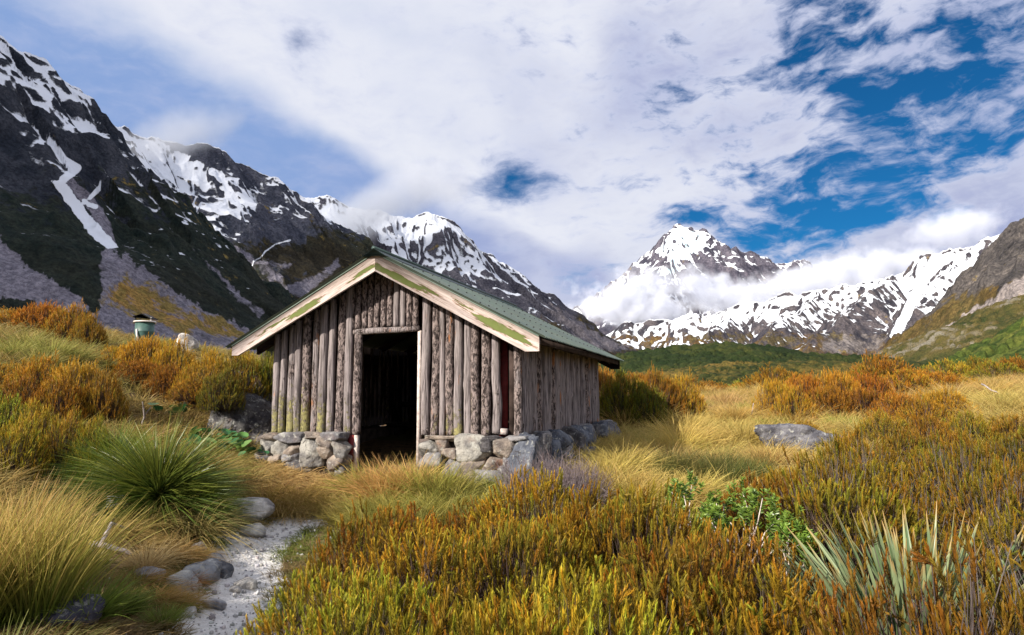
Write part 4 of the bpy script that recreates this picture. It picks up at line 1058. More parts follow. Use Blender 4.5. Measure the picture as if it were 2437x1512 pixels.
def heath_mesh(seed, n=430, R_=.60, H=.66, nn=54, nl=.034, nw=.0062, green=.4, twig=(.11, .075, .06), sl=(.07, .17), bare=0.):
    """one heath bush: bare stems below, needle sprigs over a lumpy dome"""
    g = np.random.default_rng(seed); S = Soup()
    a = g.uniform(0, 2 * PI, n); rr = R_ * np.sqrt(g.uniform(0, 1, n)) * g.uniform(.9, 1.1, n)
    x, y = rr * np.cos(a), rr * np.sin(a)
    lump = 1 + .25 * fbm(x * 5 + seed, y * 5, 3, seed)
    top = H * (1 - .62 * (rr / R_) ** 2.2) * lump
    low = g.uniform(0, 1, n) < .35
    top = np.where(low, top * g.uniform(.35, .9, n), top * g.uniform(.86, 1.1, n))
    L = g.uniform(*sl, n) * np.where(low, .8, 1)
    out = np.stack([np.cos(a), np.sin(a), np.zeros(n)], 1)
    d = norm(np.array([0, 0, 1.])[None] + out * (.55 * (rr / R_) ** 1.5)[:, None] + g.normal(size=(n, 3)) * .16)
    tip = np.stack([x, y, top], 1); base = tip - d * L[:, None]
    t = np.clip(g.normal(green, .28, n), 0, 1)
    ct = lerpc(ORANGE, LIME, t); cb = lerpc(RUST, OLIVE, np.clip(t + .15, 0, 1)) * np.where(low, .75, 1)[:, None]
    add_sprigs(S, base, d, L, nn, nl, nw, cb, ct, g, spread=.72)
    # second tier: side shoots
    k = g.integers(0, n, int(n * .8)); b2 = base[k] + d[k] * (L[k] * g.uniform(-.3, .5, len(k)))[:, None]
    d2 = norm(d[k] + g.normal(size=(len(k), 3)) * .42)
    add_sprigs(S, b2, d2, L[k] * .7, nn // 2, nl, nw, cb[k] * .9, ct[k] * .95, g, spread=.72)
    # stems
    foot = np.stack([x * .25, y * .25, np.full(n, -.05)], 1) + g.normal(size=(n, 3)) * .03
    mid = foot * .45 + base * .55 + g.normal(size=(n, 3)) * .03
    cs = np.array(twig)[None] * g.uniform(.6, 1.4, (n, 1))
    add_twigs(S, foot, mid, np.full(n, .0045), cs); add_twigs(S, mid, base + d * (L * .4)[:, None], np.full(n, .003), cs)
    if bare:
        m_ = int(n * bare); k = g.integers(0, n, m_); e = tip[k] + g.normal(size=(m_, 3)) * .05 - np.array([0, 0, .03])
        add_twigs(S, mid[k], e, np.full(m_, .0022), np.array([.30, .25, .25])[None] * g.uniform(.7, 1.2, (m_, 1)))
    return S.mesh('heath_bush', M['leaf'])

def tussock_mesh(name, seed, n, R0, L, spread, bend, w, c0, c1, c2, nseg=4, up=.0, mat='grass', lvar=.3):
    g = np.random.default_rng(seed); S = Soup()
    a = g.uniform(0, 2 * PI, n); q = np.sqrt(g.uniform(0, 1, n)); r = R0 * q
    base = np.stack([r * np.cos(a), r * np.sin(a), np.zeros(n) - .02], 1)
    out = np.stack([np.cos(a), np.sin(a), np.zeros(n)], 1)
    tilt = spread * q * g.uniform(.3, 1.15, n)
    d = norm(np.array([0, 0, 1.])[None] * np.cos(tilt)[:, None] + out * np.sin(tilt)[:, None] + g.normal(size=(n, 3)) * .10)
    Ls = L * g.uniform(1 - lvar, 1 + lvar * .6, n)
    t = g.uniform(0, 1, n)
    cc0 = np.array(c0)[None] * g.uniform(.6, 1.3, (n, 1)); cc1 = lerpc(c1, c2, t) * g.uniform(.75, 1.2, (n, 1))
    add_blades(S, base, d, Ls, w * g.uniform(.7, 1.3, n), bend * g.uniform(.4, 1.4, n), cc0, cc1, nseg, g)
    return S.mesh(name, M[mat])

def put(me, name, x, y, s=1.0, rz=None, col=(1, 1, 1), sz=None, z=None, sink=0.0, tilt=0.0):
    o = new_obj(name, me); o.location = (x, y, (gz(x, y) if z is None else z) - sink)
    o.rotation_euler = (random.uniform(-tilt, tilt), random.uniform(-tilt, tilt), random.uniform(0, 2 * PI) if rz is None else rz)
    o.scale = (s, s, s * (sz if sz else 1.0)); o.color = (*col, 1.0)
    return o

# ------------------------------------------------------------------ foreground heath
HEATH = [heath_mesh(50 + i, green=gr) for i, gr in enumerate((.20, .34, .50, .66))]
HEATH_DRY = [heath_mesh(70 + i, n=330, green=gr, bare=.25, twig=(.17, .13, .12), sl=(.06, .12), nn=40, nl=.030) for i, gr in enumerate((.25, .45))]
def heath_field():
    g = np.random.default_rng(21); sp = .60
    ex = [-1.05, -1.2, -1.45, -1.62, -1.55, -1.35, -.6, .2]; ey = [2.0, 2.8, 4.1, 5.0, 5.5, 5.9, 6.3, 6.5]
    for iy in range(24):
        for ix in range(-4, 22):
            x = ix * sp + (iy % 2) * sp * .5 + g.uniform(-.13, .13); y = 2.0 + iy * sp * .87 + g.uniform(-.13, .13)
            left = np.interp(y, ey, ex) + .40
            far = np.interp(x, [-1.6, -.8, 0, .8, 1.3, 1.7, 2.2, 3.1, 4.7, 8], [5.7, 6.1, 6.0, 5.7, 5.6, 5.9, 6.4, 7.2, 8.6, 8.8])
            if x < left or y > far or x - .9 > .92 * y: continue
            if math.hypot((x - 2.20) / .85, (y - 3.75) / .60) < 1: continue      # astelia
            if math.hypot((x - 1.76) / .62, (y - 5.0) / .80) < 1: continue      # green bush
            if math.hypot((x - 2.45) / .55, (y - 4.45) / .38) < 1: continue      # dark hollow behind the astelia
            if g.uniform() < .04: continue
            u = x / y
            dry = smooth01(np.array([u + (y - 5) * .03]), .36, .56)[0]
            if g.uniform() < dry:
                me = HEATH_DRY[g.integers(0, 2)]; col = np.array([.72, .74, .72]) * g.uniform(.8, 1.1); kind = 1
            else:
                gf = np.clip(.93 - (y - 2.2) * .20 + g.normal(0, .25), 0, .999); me = HEATH[int(gf * 4)]; col = np.array([1., g.uniform(.90, 1.10), g.uniform(.8, 1.1)]) * g.uniform(.68, 1.18); kind = 0
            if u > .62 and y > 6.4: col = col * np.array([.75, .85, .8])
            h = g.choice([.72, .9, 1.0, 1.08, 1.2]) * g.uniform(.92, 1.08) * np.interp(y, [2, 4, 7], [.95, 1.0, 1.0])
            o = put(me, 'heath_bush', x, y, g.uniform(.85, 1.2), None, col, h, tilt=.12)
            if kind: tag(o, 'greyish dry heath bush with bare grey twigs among the brown scrub on the right', 'bush', 'dry grey brown heath bushes on the right')
            else: tag(o, 'low orange and green heath bush in the dense bed before the hut', 'bush', 'orange and green heath bushes in the foreground bed')
heath_field()

# ------------------------------------------------------------------ shrubs of the middle distance
def far_bush_mesh(seed, n=620, green=.2, nn=13, dark=.8):
    """larger bush about 2 m across seen from farther off"""
    g = np.random.default_rng(seed); S = Soup()
    a = g.uniform(0, 2 * PI, n); rr = np.sqrt(g.uniform(0, 1, n))
    x, y = rr * np.cos(a), rr * np.sin(a)
    lump = 1 + .38 * fbm(x * 2.6 + seed, y * 2.6, 4, seed)
    low = g.uniform(0, 1, n) < .4
    top = (1 - .75 * rr ** 2.4) * lump * np.where(low, g.uniform(.15, .85, n), g.uniform(.88, 1.08, n))
    L = g.uniform(.14, .34, n)
    out = np.stack([np.cos(a), np.sin(a), np.zeros(n)], 1)
    d = norm(np.array([0, 0, 1.])[None] + out * (.7 * rr ** 1.5)[:, None] + g.normal(size=(n, 3)) * .2)
    tip = np.stack([x, y, top], 1); base = tip - d * L[:, None]
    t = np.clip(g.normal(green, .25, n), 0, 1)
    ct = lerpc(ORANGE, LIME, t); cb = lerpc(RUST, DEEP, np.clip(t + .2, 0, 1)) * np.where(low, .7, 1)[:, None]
    add_sprigs(S, base, d, L, nn, .10, .016, cb, ct, g, spread=.62)
    k = g.integers(0, n, n); b2 = base[k] + d[k] * (L[k] * g.uniform(-.4, .6, n))[:, None]
    add_sprigs(S, b2, norm(d[k] + g.normal(size=(n, 3)) * .5), L[k] * .7, nn // 2, .10, .016, cb[k] * .9, ct[k], g, spread=.62)
    foot = np.stack([x * .3, y * .3, np.full(n, -.08)], 1)
    add_twigs(S, foot, base + d * (L * .5)[:, None], np.full(n, .008), np.array(TWIG)[None] * g.uniform(.5, 1.3, (n, 1)))
    return S.mesh('bush', M['leaf'])
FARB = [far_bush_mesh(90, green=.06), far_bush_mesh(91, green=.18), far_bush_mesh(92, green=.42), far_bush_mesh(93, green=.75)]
def place_bush(px, ptop, w, d, kind, col, label, group, sy=1.0, base=None):
    x = gx(px, d); z0 = gz(x, d) if base is None else base; zt = CAMZ + ray(px, ptop)[2] * d
    r = w / 1589 * d * .5
    o = put(FARB[kind], 'bush', x, d, r, None, col, max(zt - z0, .25) / r / 1.02, z=z0)
    tag(o, label, 'bush', group); return o
W1 = (1, 1, 1); DK = (.75, .72, .75); YG = (1.1, 1.25, 1.0)
for i, b in enumerate([(1485, 893, 150, 14.2, 2, (.5, .7, .6)), (1560, 886, 150, 15, 1, (.75, .75, .75)), (1620, 898, 120, 15.4, 1, W1), (1440, 876, 120, 15.5, 0, W1), (1535, 920, 130, 13.8, 2, (.45, .65, .55))]):
    place_bush(*b, 'rust and dark green bush in the clump just right of the hut wall', 'rusty bushes right of the hut')
for i, b in enumerate([(1840, 902, 120, 15, 0, W1), (1905, 890, 150, 15.3, 0, (1, .92, .95)), (1985, 882, 150, 15, 0, (1, .82, .88)), (2060, 888, 150, 15.6, 0, (.95, .82, .88)), (1880, 922, 120, 14, 1, W1), (1965, 918, 140, 14.2, 0, DK), (2045, 922, 140, 14, 0, DK)]):
    place_bush(*b, 'rust red bush in the long hedge like clump across the golden grass', 'rust red bushes beyond the golden grass')
for b in [(2150, 884, 170, 18, 2, (1.2, 1.0, .8)), (2235, 888, 170, 18.3, 1, (1.1, 1.05, .9)), (2300, 902, 110, 18, 1, W1), (2400, 893, 110, 23, 0, W1), (2330, 905, 70, 24, 2, W1)]:
    place_bush(*b, 'ochre yellow bush standing before the bright green hillside', 'ochre bushes below the green hillside')
for b in [(2140, 935, 170, 12.6, 0, (.95, .95, 1.0)), (2230, 926, 170, 12.8, 0, (.9, .85, .95)), (2185, 950, 150, 12.0, 1, (.85, .85, .9))]:
    place_bush(*b, 'brown bush on the right behind the grey boulder and golden tussocks', 'brown bushes behind the boulder')
place_bush(1905, 1003, 95, 11.9, 1, (.8, .8, .7), 'small olive brown bush sprouting behind the grey boulder', None)
for b in [(2090, 985, 150, 10.6, 2, (.8, .8, .75)), (2190, 992, 150, 10.2, 1, (.7, .7, .7)), (2290, 985, 150, 10.4, 2, (.75, .8, .75)), (2390, 990, 150, 10.0, 1, (.7, .75, .7)), (2010, 1030, 120, 9.6, 1, (.85, .8, .8)), (2140, 1025, 140, 9.5, 2, (.7, .75, .7)), (2260, 1030, 140, 9.4, 1, (.75, .7, .7)), (2400, 1030, 140, 9.3, 2, (.7, .75, .7))]:
    place_bush(*b, 'olive brown bush between the pale tussocks and the dry heath on the right', 'olive brown bushes at the right edge')
for b in [(1700, 918, 110, 30, 0, W1), (1760, 912, 90, 33, 0, W1), (1660, 922, 80, 27, 1, W1), (1600, 905, 90, 33, 1, W1), (1800, 905, 90, 30, 1, (.8, .9, .8))]:
    place_bush(*b, 'small far orange bush at the back edge of the golden grass', 'far bushes at the back of the grass')
for b in [(25, 738, 140, 16.5, 1, (1.1, 1, 1)), (95, 720, 150, 16.5, 0, (1.1, 1, 1)), (165, 728, 130, 16, 1, W1), (205, 750, 90, 15.5, 1, DK)]:
    place_bush(*b, 'dark orange bush on the skyline bank at the far left', 'skyline bushes at the far left')
for b in [(285, 822, 120, 13.6, 0, W1), (345, 800, 150, 13.2, 0, (1.05, 1, 1)), (415, 812, 130, 13, 1, (1.05, 1, 1)), (400, 865, 110, 12, 0, DK), (455, 870, 90, 11.6, 1, W1), (330, 855, 130, 12.4, 0, (.8, .75, .75)), (505, 838, 120, 13.2, 1, (1.1, 1.1, .9)), (575, 836, 120, 13.6, 1, (1, 1.1, .8))]:
    place_bush(*b, 'rust brown bush on the bank below the green tank', 'rust brown bushes below the tank')
for b in [(20, 868, 150, 9.9, 1, W1), (100, 852, 160, 9.8, 1, (1.05, 1, 1)), (185, 858, 160, 9.6, 0, W1), (250, 885, 120, 9.3, 1, DK), (60, 900, 140, 9.0, 1, DK), (150, 905, 150, 9.0, 1, (.8, .75, .7))]:
    place_bush(*b, 'brown orange bush in the middle row on the left bank', 'brown bushes of the left middle row')
for b in [(15, 942, 150, 7.4, 3, (.9, 1, .9)), (95, 965, 140, 7.3, 2, W1), (175, 985, 130, 7.1, 2, (.95, 1, .9)), (55, 1010, 150, 6.7, 2, (.85, .9, .8)), (235, 1000, 110, 7.1, 2, (.8, .9, .8))]:
    place_bush(*b, 'olive green bush at the left edge above the tall tussock', 'olive bushes at the left edge')
for b in [(500, 872, 150, 10.4, 1, (.8, .8, 1.0)), (570, 846, 150, 10.7, 2, (.7, .75, .75)), (632, 842, 100, 11.0, 2, (.6, .8, .6)), (465, 905, 120, 10.2, 1, (.85, .75, 1.0)), (530, 885, 110, 10.0, 2, (.5, .55, .65))]:
    place_bush(*b, 'mixed olive and purple brown bush growing over the mossy boulder', 'bushes over the boulder left of the hut', base=gz(gx(b[0], b[3]), b[3]) + .5)

def back_scrub():
    g = np.random.default_rng(88); n = 0
    while n < 64:
        d = g.uniform(24, 54); px = g.uniform(1440, 2430); x = gx(px, d)
        if d < 30 and 1650 < px < 1830: continue
        k = g.choice([0, 1, 2, 3], p=[.32, .28, .28, .12]); r = g.uniform(.7, 1.7)
        o = put(FARB[k], 'bush', x, d, r, None, np.array([1, 1, 1]) * g.uniform(.6, 1.1), g.uniform(.55, .9)); n += 1
        tag(o, 'rounded brown or olive bush in the scrub between the golden grass and the hills', 'bush', 'scrub behind the golden grass')
back_scrub()
# ------------------------------------------------------------------ grasses
GOLD0 = (.26, .17, .045); GOLD1 = (.76, .52, .19); GOLD2 = (.58, .45, .14); GRN0 = (.07, .12, .020); GRN1 = (.22, .28, .05); TAN = (.60, .42, .20); STRAW = (.68, .52, .27)
def grass_patch(name, pts, per, L, w, spread, bend, c0, c1, c2, seed, mat='grass', nseg=3, R0=.12, tint=None):
    """grass sheet of many clumps too many to count"""
    g = np.random.default_rng(seed); S = Soup(); pts = np.asarray(pts); n = len(pts) * per
    z = ground(pts[:, 0], pts[:, 1]); idx = np.repeat(np.arange(len(pts)), per)
    a = g.uniform(0, 2 * PI, n); q = np.sqrt(g.uniform(0, 1, n))
    sc = g.uniform(.6, 1.3, len(pts))[idx]; r0 = R0 * sc * (pts[idx, 2] if pts.shape[1] > 2 else 1)
    base = np.stack([pts[idx, 0] + r0 * q * np.cos(a), pts[idx, 1] + r0 * q * np.sin(a), z[idx] - .02], 1)
    out = np.stack([np.cos(a), np.sin(a), np.zeros(n)], 1); tl = spread * q * g.uniform(.3, 1.1, n)
    lean = np.array([.22, -.05, 0])
    d = norm(np.array([0, 0, 1.])[None] * np.cos(tl)[:, None] + out * np.sin(tl)[:, None] + g.normal(size=(n, 3)) * .14 + lean * .5)
    Ls = L * sc * g.uniform(.6, 1.2, n) * (pts[idx, 2] if pts.shape[1] > 2 else 1)
    tt = np.clip(g.uniform(0, 1, len(pts))[idx] + g.normal(0, .25, n), 0, 1)
    k0 = np.array(c0)[None] * g.uniform(.6, 1.3, (n, 1)); k1 = lerpc(c1, c2, tt) * g.uniform(.75, 1.2, (n, 1))
    if tint is not None:
        tv = tint(pts)[idx][:, None]; k0 = k0 * (1 - tv) + np.array(GRN0)[None] * tv; k1 = k1 * (1 - tv) + np.array(GRN1)[None] * tv * g.uniform(.8, 1.3, (n, 1))
    ww = w * g.uniform(.7, 1.3, n) * (pts[idx, 3] if pts.shape[1] > 3 else 1)
    add_blades(S, base, d, Ls, ww, bend * g.uniform(.3, 1.4, n), k0, k1, nseg, g)
    o = new_obj(name, S.mesh(name, M[mat])); o.color = (1, 1, 1, 1); return o

def in_hut(x, y, m=.25):
    c, s = math.cos(YAW), math.sin(YAW)
    lx = (x - HX) * c - (y - HY) * s; ly = (x - HX) * s + (y - HY) * c
    return (np.abs(lx) < 1.95 + m) & (ly > -.28 - m) & (ly < DEP + .3 + m)

def golden_field():
    g = np.random.default_rng(31); P = []
    # near part
    n = 2600; x = g.uniform(.3, 14, n); y = g.uniform(6.0, 16, n)
    far = np.interp(x, [0, .8, 1.3, 1.7, 2.2, 3.1, 4.7, 8], [6.6, 6.2, 6.0, 6.3, 6.8, 7.6, 9.0, 9.1])
    ok = (y > far) & (x / y < .82) & ~in_hut(x, y, .05) & (np.hypot((x - 4.7) / .95, (y - 11.2) / .5) > 1)
    P.append(np.stack([x[ok], y[ok], np.full(ok.sum(), 1.0), np.full(ok.sum(), 1.0)], 1))
    o1 = grass_patch('golden_grass', P[0], 60, .44, .0105, .85, .75, GOLD0, GOLD1, GOLD2, 1, tint=lambda p: .35 * smooth01(fbm(p[:, 0] * .6, p[:, 1] * .6, 3, 4), .05, .35))
    tag(o1, 'field of pale golden tussock grass right of the hut', 'grass', kind='stuff')
    n = 4200; y = 15 * (46 / 15.) ** g.uniform(0, 1, n) ** .9; x = g.uniform(-.1, .86, n) * y
    ok = ~in_hut(x, y, .1); x, y = x[ok], y[ok]
    o2 = grass_patch('golden_grass', np.stack([x, y, 1.1 + (y - 15) / 45, 1.15 + (y - 15) / 20], 1), 34, .42, .0125, .85, .7, GOLD0, GOLD1, GOLD2, 2, R0=.2, tint=lambda p: .4 * smooth01(fbm(p[:, 0] * .25, p[:, 1] * .25, 3, 4), .1, .4))
    tag(o2, 'farther golden grass running back to the foot of the dark hills', 'grass', kind='stuff')
    # left bank
    n = 4600; y = 4.6 * (40 / 4.6) ** g.uniform(0, 1, n); x = -y * g.uniform(.18, 1.2, n)
    ok = ~in_hut(x, y, .1) & (x < -3.6) & ((y > 7.2) | (x < -.70 * y - .3)); x, y = x[ok], y[ok]
    o3 = grass_patch('dry_grass', np.stack([x, y, .9 + (y - 8) / 50, 1.0 + np.maximum(0, y - 9) / 12], 1), 40, .36, .0105, .95, .8, (.17, .12, .035), (.55, .37, .12), (.42, .36, .11), 3, R0=.16, tint=lambda p: .5 * smooth01(fbm(p[:, 0] * .5, p[:, 1] * .5, 3, 14), -.05, .3))
    tag(o3, 'dry yellow grass covering the bank left of the hut', 'grass', kind='stuff')
    # bank in front of the left footing: soft drooping grass
    n = 620; x = g.uniform(-4.1, -1.6, n); y = g.uniform(7.7, 9.5, n)
    ok = ~in_hut(x, y, -.12) & (line_dist(x, y, PATH) > .42) & (y > 7.9 + (x + 2.3) * -.12); x, y = x[ok], y[ok]
    o4 = grass_patch('bank_grass', np.stack([x, y], 1), 80, .27, .0080, 1.15, 1.5, (.26, .16, .07), (.80, .50, .23), (.62, .46, .17), 4, R0=.13, tint=lambda p: .55 * smooth01(fbm(p[:, 0] * 1.3, p[:, 1] * 1.3, 3, 24), .0, .35))
    tag(o4, 'soft drooping tan grass on the bank below the left stone footing', 'grass', kind='stuff')
    # green gold grass before the door
    n = 420; x = g.uniform(-1.9, .6, n); y = g.uniform(6.2, 8.5, n)
    c, s = math.cos(YAW), math.sin(YAW); ly = (x - HX) * s + (y - HY) * c
    ok = (ly < -.22) & (ly > -1.9) & (line_dist(x, y, PATH) > .5) & (y > np.interp(x, [-1.9, -.6, .6], [7.3, 6.6, 6.3])); x, y = x[ok], y[ok]
    o5 = grass_patch('doorway_grass', np.stack([x, y], 1), 70, .40, .0085, .75, .9, (.10, .12, .025), (.55, .42, .13), (.36, .36, .09), 5, R0=.13, tint=lambda p: .45 * smooth01(fbm(p[:, 0] * 1.5, p[:, 1] * 1.5, 3, 34), -.1, .3))
    tag(o5, 'long green gold grass growing in front of the doorway', 'grass', kind='stuff')
    # low green turf and dead grass beside the path
    n = 2300; x = g.uniform(-5.2, -1.2, n); y = g.uniform(3.2, 8.2, n); pd = line_dist(x, y, PATH)
    ok = (pd > .29) & (pd < 2.2) & (x < -1.55 - .0 * y); x, y = x[ok], y[ok]
    o6 = grass_patch('low_turf', np.stack([x, y], 1), 60, .10, .0065, 1.0, .9, (.10, .085, .03), (.42, .30, .12), (.30, .27, .08), 6, R0=.11, nseg=2, tint=lambda p: .9 * smooth01(fbm(p[:, 0] * 1.1, p[:, 1] * 1.1, 3, 44), -.12, .12))
    tag(o6, 'low green turf and dead grass beside the path', 'grass', kind='stuff')
golden_field()

# single tussocks
TALL = tussock_mesh('tall_tussock', 5, 820, .20, .84, .46, .32, .0085, (.10, .15, .018), (.66, .40, .15), (.34, .30, .06), 6)
MOUND = tussock_mesh('tussock', 6, 900, .22, .34, 1.25, 1.1, .0042, (.13, .10, .03), (.60, .42, .18), (.36, .33, .10), 5)
BLOND = tussock_mesh('tussock', 7, 420, .08, .32, .75, .7, .0042, (.35, .24, .11), STRAW, TAN, 5)
RUSH = tussock_mesh('rush_clump', 8, 520, .20, .52, .62, .35, .008, (.035, .060, .014), (.10, .125, .030), (.27, .23, .07), 5)
GOLDT = tussock_mesh('tussock', 9, 460, .15, .60, .80, .75, .0095, GOLD0, GOLD1, GOLD2, 5)
GREENT = tussock_mesh('tussock', 10, 420, .12, .42, .85, .5, .0085, (.10, .13, .025), (.45, .42, .10), (.28, .32, .06), 5)
def tuss(me, px, d, s, label, group=None, sz=1.0, col=(1, 1, 1), name='tussock'):
    o = put(me, name, gx(px, d), d, s, None, col, sz); tag(o, label, 'grass tussock', group); return o
tuss(TALL, 125, 3.95, .86, 'tall tussock with green base and tan tips, foremost on the left', name='tall_tussock')
tuss(TALL, -20, 3.75, .9, 'tall tan tussock cut by the left edge of the picture', name='tall_tussock', col=(1, .95, .95))
tuss(TALL, 55, 4.5, .84, 'tall tussock half hidden behind the foremost one on the left', name='tall_tussock', col=(1.05, 1, 1))
tuss(GREENT, 40, 3.0, 1.0, 'dark sprawling grass clump in the bottom left corner', col=(.7, .75, .9))
tuss(GREENT, 250, 4.1, .8, 'olive grass clump at the foot of the tall tussock', col=(.6, .75, .6))
tuss(MOUND, 470, 6.5, 1.2, 'rounded low tussock beside the pale stones at the path bend', sz=1.5)
tuss(MOUND, 375, 6.3, 1.0, 'dull brown mound of grass behind the dead branch', col=(.85, .8, .75), sz=1.4)
tuss(BLOND, 375, 5.3, 1.0, 'upright straw blond tuft in front of the dead branch')
tuss(MOUND, 455, 5.25, .5, 'small russet tuft above the grey path edge stones', col=(1.05, .75, .6), sz=1.2)
tuss(MOUND, 445, 4.85, .5, 'small orange brown tuft low by the path edge', col=(1, .72, .5), sz=1.2)
tuss(MOUND, 340, 5.7, .7, 'tan tuft left of the upright blond tuft', col=(1, .9, .8))
tuss(GREENT, 420, 4.45, .45, 'short green tuft at the near path edge', col=(.7, .9, .8))
tuss(GREENT, 330, 4.4, .5, 'low dark green tuft near the bottom left stone', col=(.5, .7, .6))
for px, d, s in ((120, 12.4, 1.5), (60, 12.8, 1.4), (175, 12.6, 1.2), (95, 11.6, 1.2), (165, 11.2, 1.0), (30, 11.8, 1.1)):
    tuss(GREENT, px, d, s, 'yellow green tussock on the bank under the skyline bushes', 'yellow green tussocks on the upper left bank', col=(1.2, 1.1, 1.3))
for px, d, s in ((1590, 9.3, .95), (1650, 9.0, 1.05), (1725, 8.9, 1.1), (1690, 9.4, 1.0), (1770, 9.3, .9), (1545, 9.0, .8)):
    tuss(RUSH, px, d, s, 'dark green rush clump in the golden grass left of the boulder', 'dark rush clumps in the golden grass', name='rush_clump')
for px, d, s in ((1465, 7.9, 1.0), (1510, 7.7, 1.0), (1555, 7.6, .95), (1600, 7.7, .9), (1490, 7.3, .9), (1430, 7.6, .8), (1640, 8.0, .9), (1440, 8.6, 1.0), (1480, 9.2, 1.0)):
    tuss(GOLDT, px, d, s, 'tall golden tussock by the right end of the stone footing', 'golden tussocks beside the stone footing', col=(1, 1.05, .9))
for px, d, s in ((2050, 10.2, .9), (2110, 10.6, 1.0), (1990, 10.4, .8), (2030, 12.0, 1.0), (2400, 11.5, 1.2), (2340, 12.0, 1.1), (2437, 12.6, 1.2), (2370, 13.5, 1.2), (2300, 13.0, 1.0)):
    tuss(GOLDT, px, d, s, 'pale gold tussock right of the grey boulder', 'pale tussocks right of the boulder', col=(1, 1.08, 1.0))
for px, d, s in ((1790, 16.0, 1.3), (1830, 15.5, 1.2), (2060, 12.2, 1.0), (1830, 13.5, 1.0), (1900, 14.5, 1.1), (1990, 13.0, 1.1)):
    tuss(GREENT, px, d, s, 'spiky green gold tussock in front of the rust red bushes', 'green gold tussocks before the red bushes', col=(1, 1.05, .9))
for px, d, s in ((860, 7.6, .9), (910, 7.3, 1.0), (960, 7.2, 1.0), (1010, 7.2, .95), (1060, 7.1, .9), (880, 6.9, .8), (820, 7.4, .7), (1090, 6.9, .8)):
    tuss(GREENT, px, d, s, 'leaning green gold tussock before the hut doorway', 'green gold tussocks before the doorway', col=(1.15, .92, 1.0))

def field_tussocks():
    g = np.random.default_rng(91); n = 0
    while n < 130:
        d = 9.5 * (34 / 9.5) ** g.uniform(0, 1); px = g.uniform(1440, 2500); x = gx(px, d)
        if in_hut(np.array([x]), np.array([d]), .1)[0] or math.hypot((x - 4.7) / 1.0, (d - 11.1) / .7) < 1 or (d < 10.5 and px > 1850): continue
        s = g.uniform(.75, 1.25) * (1 + (d - 10) / 60); t = g.uniform(.8, 1.15)
        o = put(GOLDT if g.uniform() < .8 else GREENT, 'tussock', x, d, s, None, (t * 1.03, t, t * g.uniform(.85, 1.1)), g.uniform(.8, 1.15)); n += 1
        tag(o, 'single golden tussock standing up out of the pale grass field', 'grass tussock', 'tussocks of the golden field')
field_tussocks()

for px, d, s in ((872, 8.25, 1.1), (905, 8.15, 1.25), (945, 8.05, 1.3), (985, 7.95, 1.3), (1030, 7.75, 1.25), (925, 7.8, 1.2), (1070, 7.6, 1.2)):
    tuss(GOLDT if px % 2 else GREENT, px, d, s * (.72 if px % 2 else .95), 'tall seeding tussock hiding the doorstep of the hut', 'tall tussocks at the doorstep', col=(1.1, .95, 1.0), sz=1.25)
for px, d, s in ((540, 8.7, .9), (600, 8.4, 1.0), (660, 8.2, 1.0), (720, 8.15, 1.0), (775, 8.1, .9), (570, 8.1, .85), (640, 7.95, .9), (800, 7.9, .8), (700, 7.9, .85), (510, 8.2, .9)):
    tuss(MOUND, px, d, s, 'soft tan tussock drooping over the bank below the left footing', 'soft tussocks on the bank below the footing', col=(1, random.uniform(.8, 1.0), random.uniform(.6, .9)), sz=1.35)

# spiky dome left of the path
def speargrass():
    g = np.random.default_rng(61); S = Soup(); n = 3400
    u = g.uniform(-.22, 1, n); a = g.uniform(0, 2 * PI, n); s = np.sqrt(1 - u * u)
    d = np.stack([s * np.cos(a), s * np.sin(a), u * .92 + .05], 1); d = norm(d)
    base = d * .08 + np.array([0, 0, .10]); L = g.uniform(.36, .74, n)
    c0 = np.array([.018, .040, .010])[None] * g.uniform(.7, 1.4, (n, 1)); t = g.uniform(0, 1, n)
    c1 = lerpc((.07, .13, .02), (.32, .32, .045), t * np.clip(d[:, 2] + .3, 0, 1))  # upward blades get yellower, brighter tips: sunlit top painted into the colour
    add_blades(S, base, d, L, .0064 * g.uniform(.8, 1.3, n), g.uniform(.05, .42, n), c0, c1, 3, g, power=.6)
    return S.mesh('speargrass', M['broad'])
SPEAR = speargrass()
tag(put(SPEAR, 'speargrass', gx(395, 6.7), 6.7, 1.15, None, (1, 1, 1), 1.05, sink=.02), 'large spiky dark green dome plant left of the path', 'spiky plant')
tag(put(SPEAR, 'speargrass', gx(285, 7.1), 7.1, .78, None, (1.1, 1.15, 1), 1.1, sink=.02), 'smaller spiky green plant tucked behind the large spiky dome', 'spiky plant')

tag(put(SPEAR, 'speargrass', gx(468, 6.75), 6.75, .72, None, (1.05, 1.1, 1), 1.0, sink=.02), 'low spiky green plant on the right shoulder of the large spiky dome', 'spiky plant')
for px, d, s, sz in ((410, 5.7, .8, 1.2), (350, 5.0, .6, 1.1), (395, 4.75, .55, 1.2), (460, 5.85, .6, 1.1), (300, 5.9, .8, 1.2)):
    tuss(MOUND, px, d, s, 'tan grass tuft among the stones on the left of the path', 'tan tufts left of the path', col=(1.15, random.uniform(.85, 1.05), .85), sz=sz)

